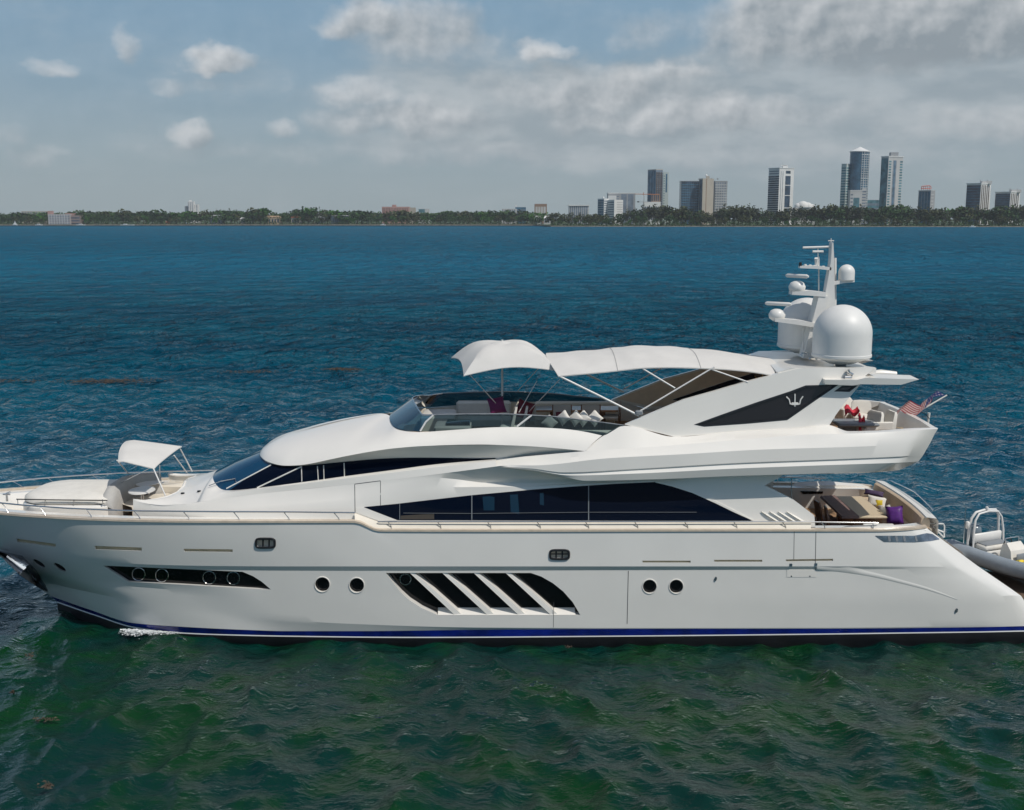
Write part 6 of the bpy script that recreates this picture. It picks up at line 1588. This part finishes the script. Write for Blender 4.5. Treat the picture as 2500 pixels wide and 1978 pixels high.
x = Box(b, 1225, 1225, 1262, 510, YL + 150, m=OFF); x.cols('r', 6, GGR, v=(.6, .95), fill=.5); x = Box(b, 1258, 1258, 1284, 506, YL + 155, m=GBL, name='blue_wing'); x.rows('r', 3, GGR, v=(.5, .95), fill=.4); Box(b, 1258, 1258, 1262, 500, YL + 158, m=WHT, name='stair_tower')
b = building('framed_block', 'brown framed block with pale window panels above the trees', 1320, YL + 120)
x = Box(b, 1305, 1305, 1335, 498, YL + 120, m=BRW); x.cols('r', 4, OFF, u=(.08, .95), v=(.3, .86), fill=.8)
def house(name, label, px0, px1, eave, ridge, m, rf, Y=YL + 25, wins=3):
    b = building(name, label, (px0 + px1)/2, Y); x = Box(b, px0, px0, px1, eave, Y, m=m, depth=9); 
    for i in range(wins): x.pane('r', .1 + .85*i/wins, .1 + .85*i/wins + .45/wins, .25, .75, GDK)
    z0, z1 = x.z1, W(px0, ridge, Y).z; a, c_ = x.c - Vector((.5, .5, 0)), x.R + 1
    q = MB(); q.loft([[a + Vector((0, 0, z0)), a + Vector((c_, 0, z0))], [a + Vector((c_*.15, 5, z1)), a + Vector((c_*.85, 5, z1))], [a + Vector((0, 10, z0)), a + Vector((c_, 10, z0))]]); q.poly([a + Vector((0, 0, z0)), a + Vector((c_*.15, 5, z1)), a + Vector((0, 10, z0))]); q.poly([a + Vector((c_, 0, z0)), a + Vector((c_*.85, 5, z1)), a + Vector((c_, 10, z0))])
    q.build('roof', rf, b, 0)
house('shore_house', 'tan two storey house at the water below the broad tree', 646, 686, 531, 527, TANW, mat('tan_roof', (.36, .24, .15), .8), wins=5)
house('shore_house', 'small house with red roof among left shore trees', 711, 734, 532, 527, BEI, REDR)
house('shore_house', 'white house at the water right of the round green tree', 769, 792, 533, 529, OFF, GRW)
house('shore_house', 'grey and white gabled house at the water, left of the tan house', 514, 543, 532, 525, GRW, GRW)
house('shore_house', 'small pale house between the gabled and tan houses', 586, 602, 535, 531, BEI, OFF)
house('shore_house', 'dark low house with long flat roof by the dark trees', 808, 851, 527, 525, mat('slate_wall', (.07, .10, .12), .6), GRW, wins=7)
house('boat_house', 'white gabled boat house at the end of the left shore', 1306, 1322, 533, 527, WHT, OFF, YL - 8)
house('boat_house', 'low white shed beside the boat house on the point', 1328, 1344, 533, 528, OFF, WHT, YL - 20)
house('cottage', 'tiny orange walled cottage low on the left shore', 404, 411, 543, 540, mat('orange_wall', (.45, .22, .10), .8), REDR, wins=1)
# boats along the shore
def shore_boat(px, ln, label, Y=YL - 14, cabin=True, m=WHT):
    t = thing('shore_boat', label, 'boat', (fx(px, Y), Y, 0)); c = t.location
    q = MB(); q.loft([[c + Vector((x, y*w_, z)) for y, z in ((-1, 1.1), (-.8, .0), (.8, .0), (1, 1.1))] for x, w_ in ((-ln/2, 1.1), (ln*.2, 1.2), (ln*.5, .1))]); q.poly([c + Vector((-ln/2, -1.1, 1.1)), c + Vector((ln*.2, -1.2, 1.1)), c + Vector((ln*.5, 0, 1.1)), c + Vector((ln*.2, 1.2, 1.1)), c + Vector((-ln/2, 1.1, 1.1))]); q.build('hull', m, t, 0)
    if cabin: MB().box(c + Vector((-.3, 0, 1.8)), (ln*.4, 1.6, 1.4), taper=.8).build('cabin', m, t, 0); MB().box(c + Vector((-.3, -.85, 1.9)), (ln*.3, .1, .5)).build('window', GDK, t, 0)
    return t
shore_boat(306, 16, 'white motor boat moored off the wood on the left shore'); shore_boat(322, 8, 'small open white boat beside the moored motor boat', cabin=False); shore_boat(197, 15, 'long white boat moored right of the pink shore block'); shore_boat(95, 12, 'white boat moored left of the pink shore block')
shore_boat(935, 9, 'small white boat in the middle of the left shore'); shore_boat(2375, 8, 'small white boat lying on the right shore beach', YR - 66)
sb2 = thing('sail_boat', 'white boat with furled sail at the far left edge', 'sailboat', (fx(36, YL - 16), YL - 16, 0)); c = sb2.location
q = MB(); q.loft([[c + Vector((x, y*w_, z)) for y, z in ((-1, 1.3), (-.6, 0), (.6, 0), (1, 1.3))] for x, w_ in ((-4, 1.0), (1, 1.3), (4.6, .1))], False, True); q.build('hull', WHT, sb2, 0)
q = MB(); q.loft([[c + Vector((-3.2, 0, 1.2)), c + Vector((3.4, .1, 1.2))], [c + Vector((-1.2, .5, 4)), c + Vector((1.8, .4, 4))], [c + Vector((0, .1, 7.2)), c + Vector((.5, 0, 7.2))]]); q.build('sail', CANV, sb2, 0)
# foam, weed and drifting leaves near the yacht ----------------------
rf_ = random.Random(21); fm = MB()
def flake(c, s_):
    a = rf_.random()*6.28; q = [c + Vector((s_*rf_.uniform(.5, 1.6)*math.cos(a + t), s_*rf_.uniform(.3, .9)*math.sin(a + t), rf_.uniform(-.3, .5)*s_)) for t in (0, 1.3, 2.5, 3.8, 5.0)]
    fm.poly(q)
for i in range(2600):
    t = rf_.random(); a = 312 + 165*t**1.25; yb = 1536 + 9*t + abs(rf_.gauss(0, 6))*(1.1 - t)
    flake(WZ(a + rf_.gauss(0, 9), yb, .16 + abs(rf_.gauss(0, .09))*(1 - t)), rf_.uniform(.008, .04)*(1.25 - t))
fo_ = fm.build('bow_foam', mat('foam', (.75, .77, .78), .9), None, 0, fix=False); fo_['kind'] = 'stuff'
WEED = mat('sargassum', (.050, .036, .024), .8, var=.4, vscale=8)
def weed(px, py, w_, d_, label, n=60, seed=0, z=.05, name='seaweed_clump', s=.07):
    rg_ = random.Random(seed + int(px)); c = WZ(px, py, z + .12); q = MB()
    for i in range(n):
        u = rg_.gauss(0, .4); v_ = rg_.gauss(0, .4); k = rg_.uniform(.4, 1.0)*s
        p = Vector((u*w_, v_*d_, rg_.uniform(-.02, .05))); a = rg_.random()*3
        q.poly([p + Vector((k*math.cos(a), k*math.sin(a), 0)), p + Vector((-k*.5*math.sin(a), k*.5*math.cos(a), .03)), p - Vector((k*math.cos(a), k*math.sin(a), 0))])
    o = q.build(name, WEED, None, 0, fix=False); o.location = c
    if name == 'weed_slick': o['kind'] = 'stuff'; return o
    return tag(o, label, 'seaweed', 'brown weed drifting near the yacht')
weed(74, 1602, .16, .14, 'small brown weed clump left of the bow, closest to the stem', 30); weed(34, 1690, .10, .10, 'tiny brown weed scrap at the left edge below the bow', 18); weed(112, 1758, .30, .10, 'flat brown weed clump midway down the left foreground', 40); weed(118, 1921, .20, .22, 'brown weed clump near the lower left corner', 40); weed(1388, 1581, .14, .08, 'orange brown weed scrap floating against the hull amidships', 24)
weed(620, 908, 4.5, 1.2, 'faint brown weed streak on open water beyond the wheelhouse roof', 260, 3, .05, 'weed_slick', .16); weed(30, 930, 3.0, 1.0, 'faint brown weed streak at the left edge of the open water', 180, 4, .05, 'weed_slick', .16); weed(262, 931, 4.6, 1.5, 'long brown weed slick on the open water behind the bow', 520, 1, .05, 'weed_slick', .22); weed(836, 902, 2.0, 1.0, 'small dark weed slick behind the wheelhouse', 420, 2, .10, 'weed_slick', .18)

hm = bpy.data.materials.new('sea_air'); hm.use_nodes = True
hn = NT(hm.node_tree); hn.n.clear(); ho = hn.new('ShaderNodeOutputMaterial'); hv = hn.new('ShaderNodeVolumePrincipled')
hv.inputs['Color'].default_value = (.86, .93, 1, 1); hv.inputs['Density'].default_value = 0.000065
hn.l.new(hv.outputs[0], ho.inputs['Volume'])
hob = MB().box((0, 1950, 75), (6000, 4400, 156.0)).build('haze', hm, None, 0); hob['kind'] = 'stuff'
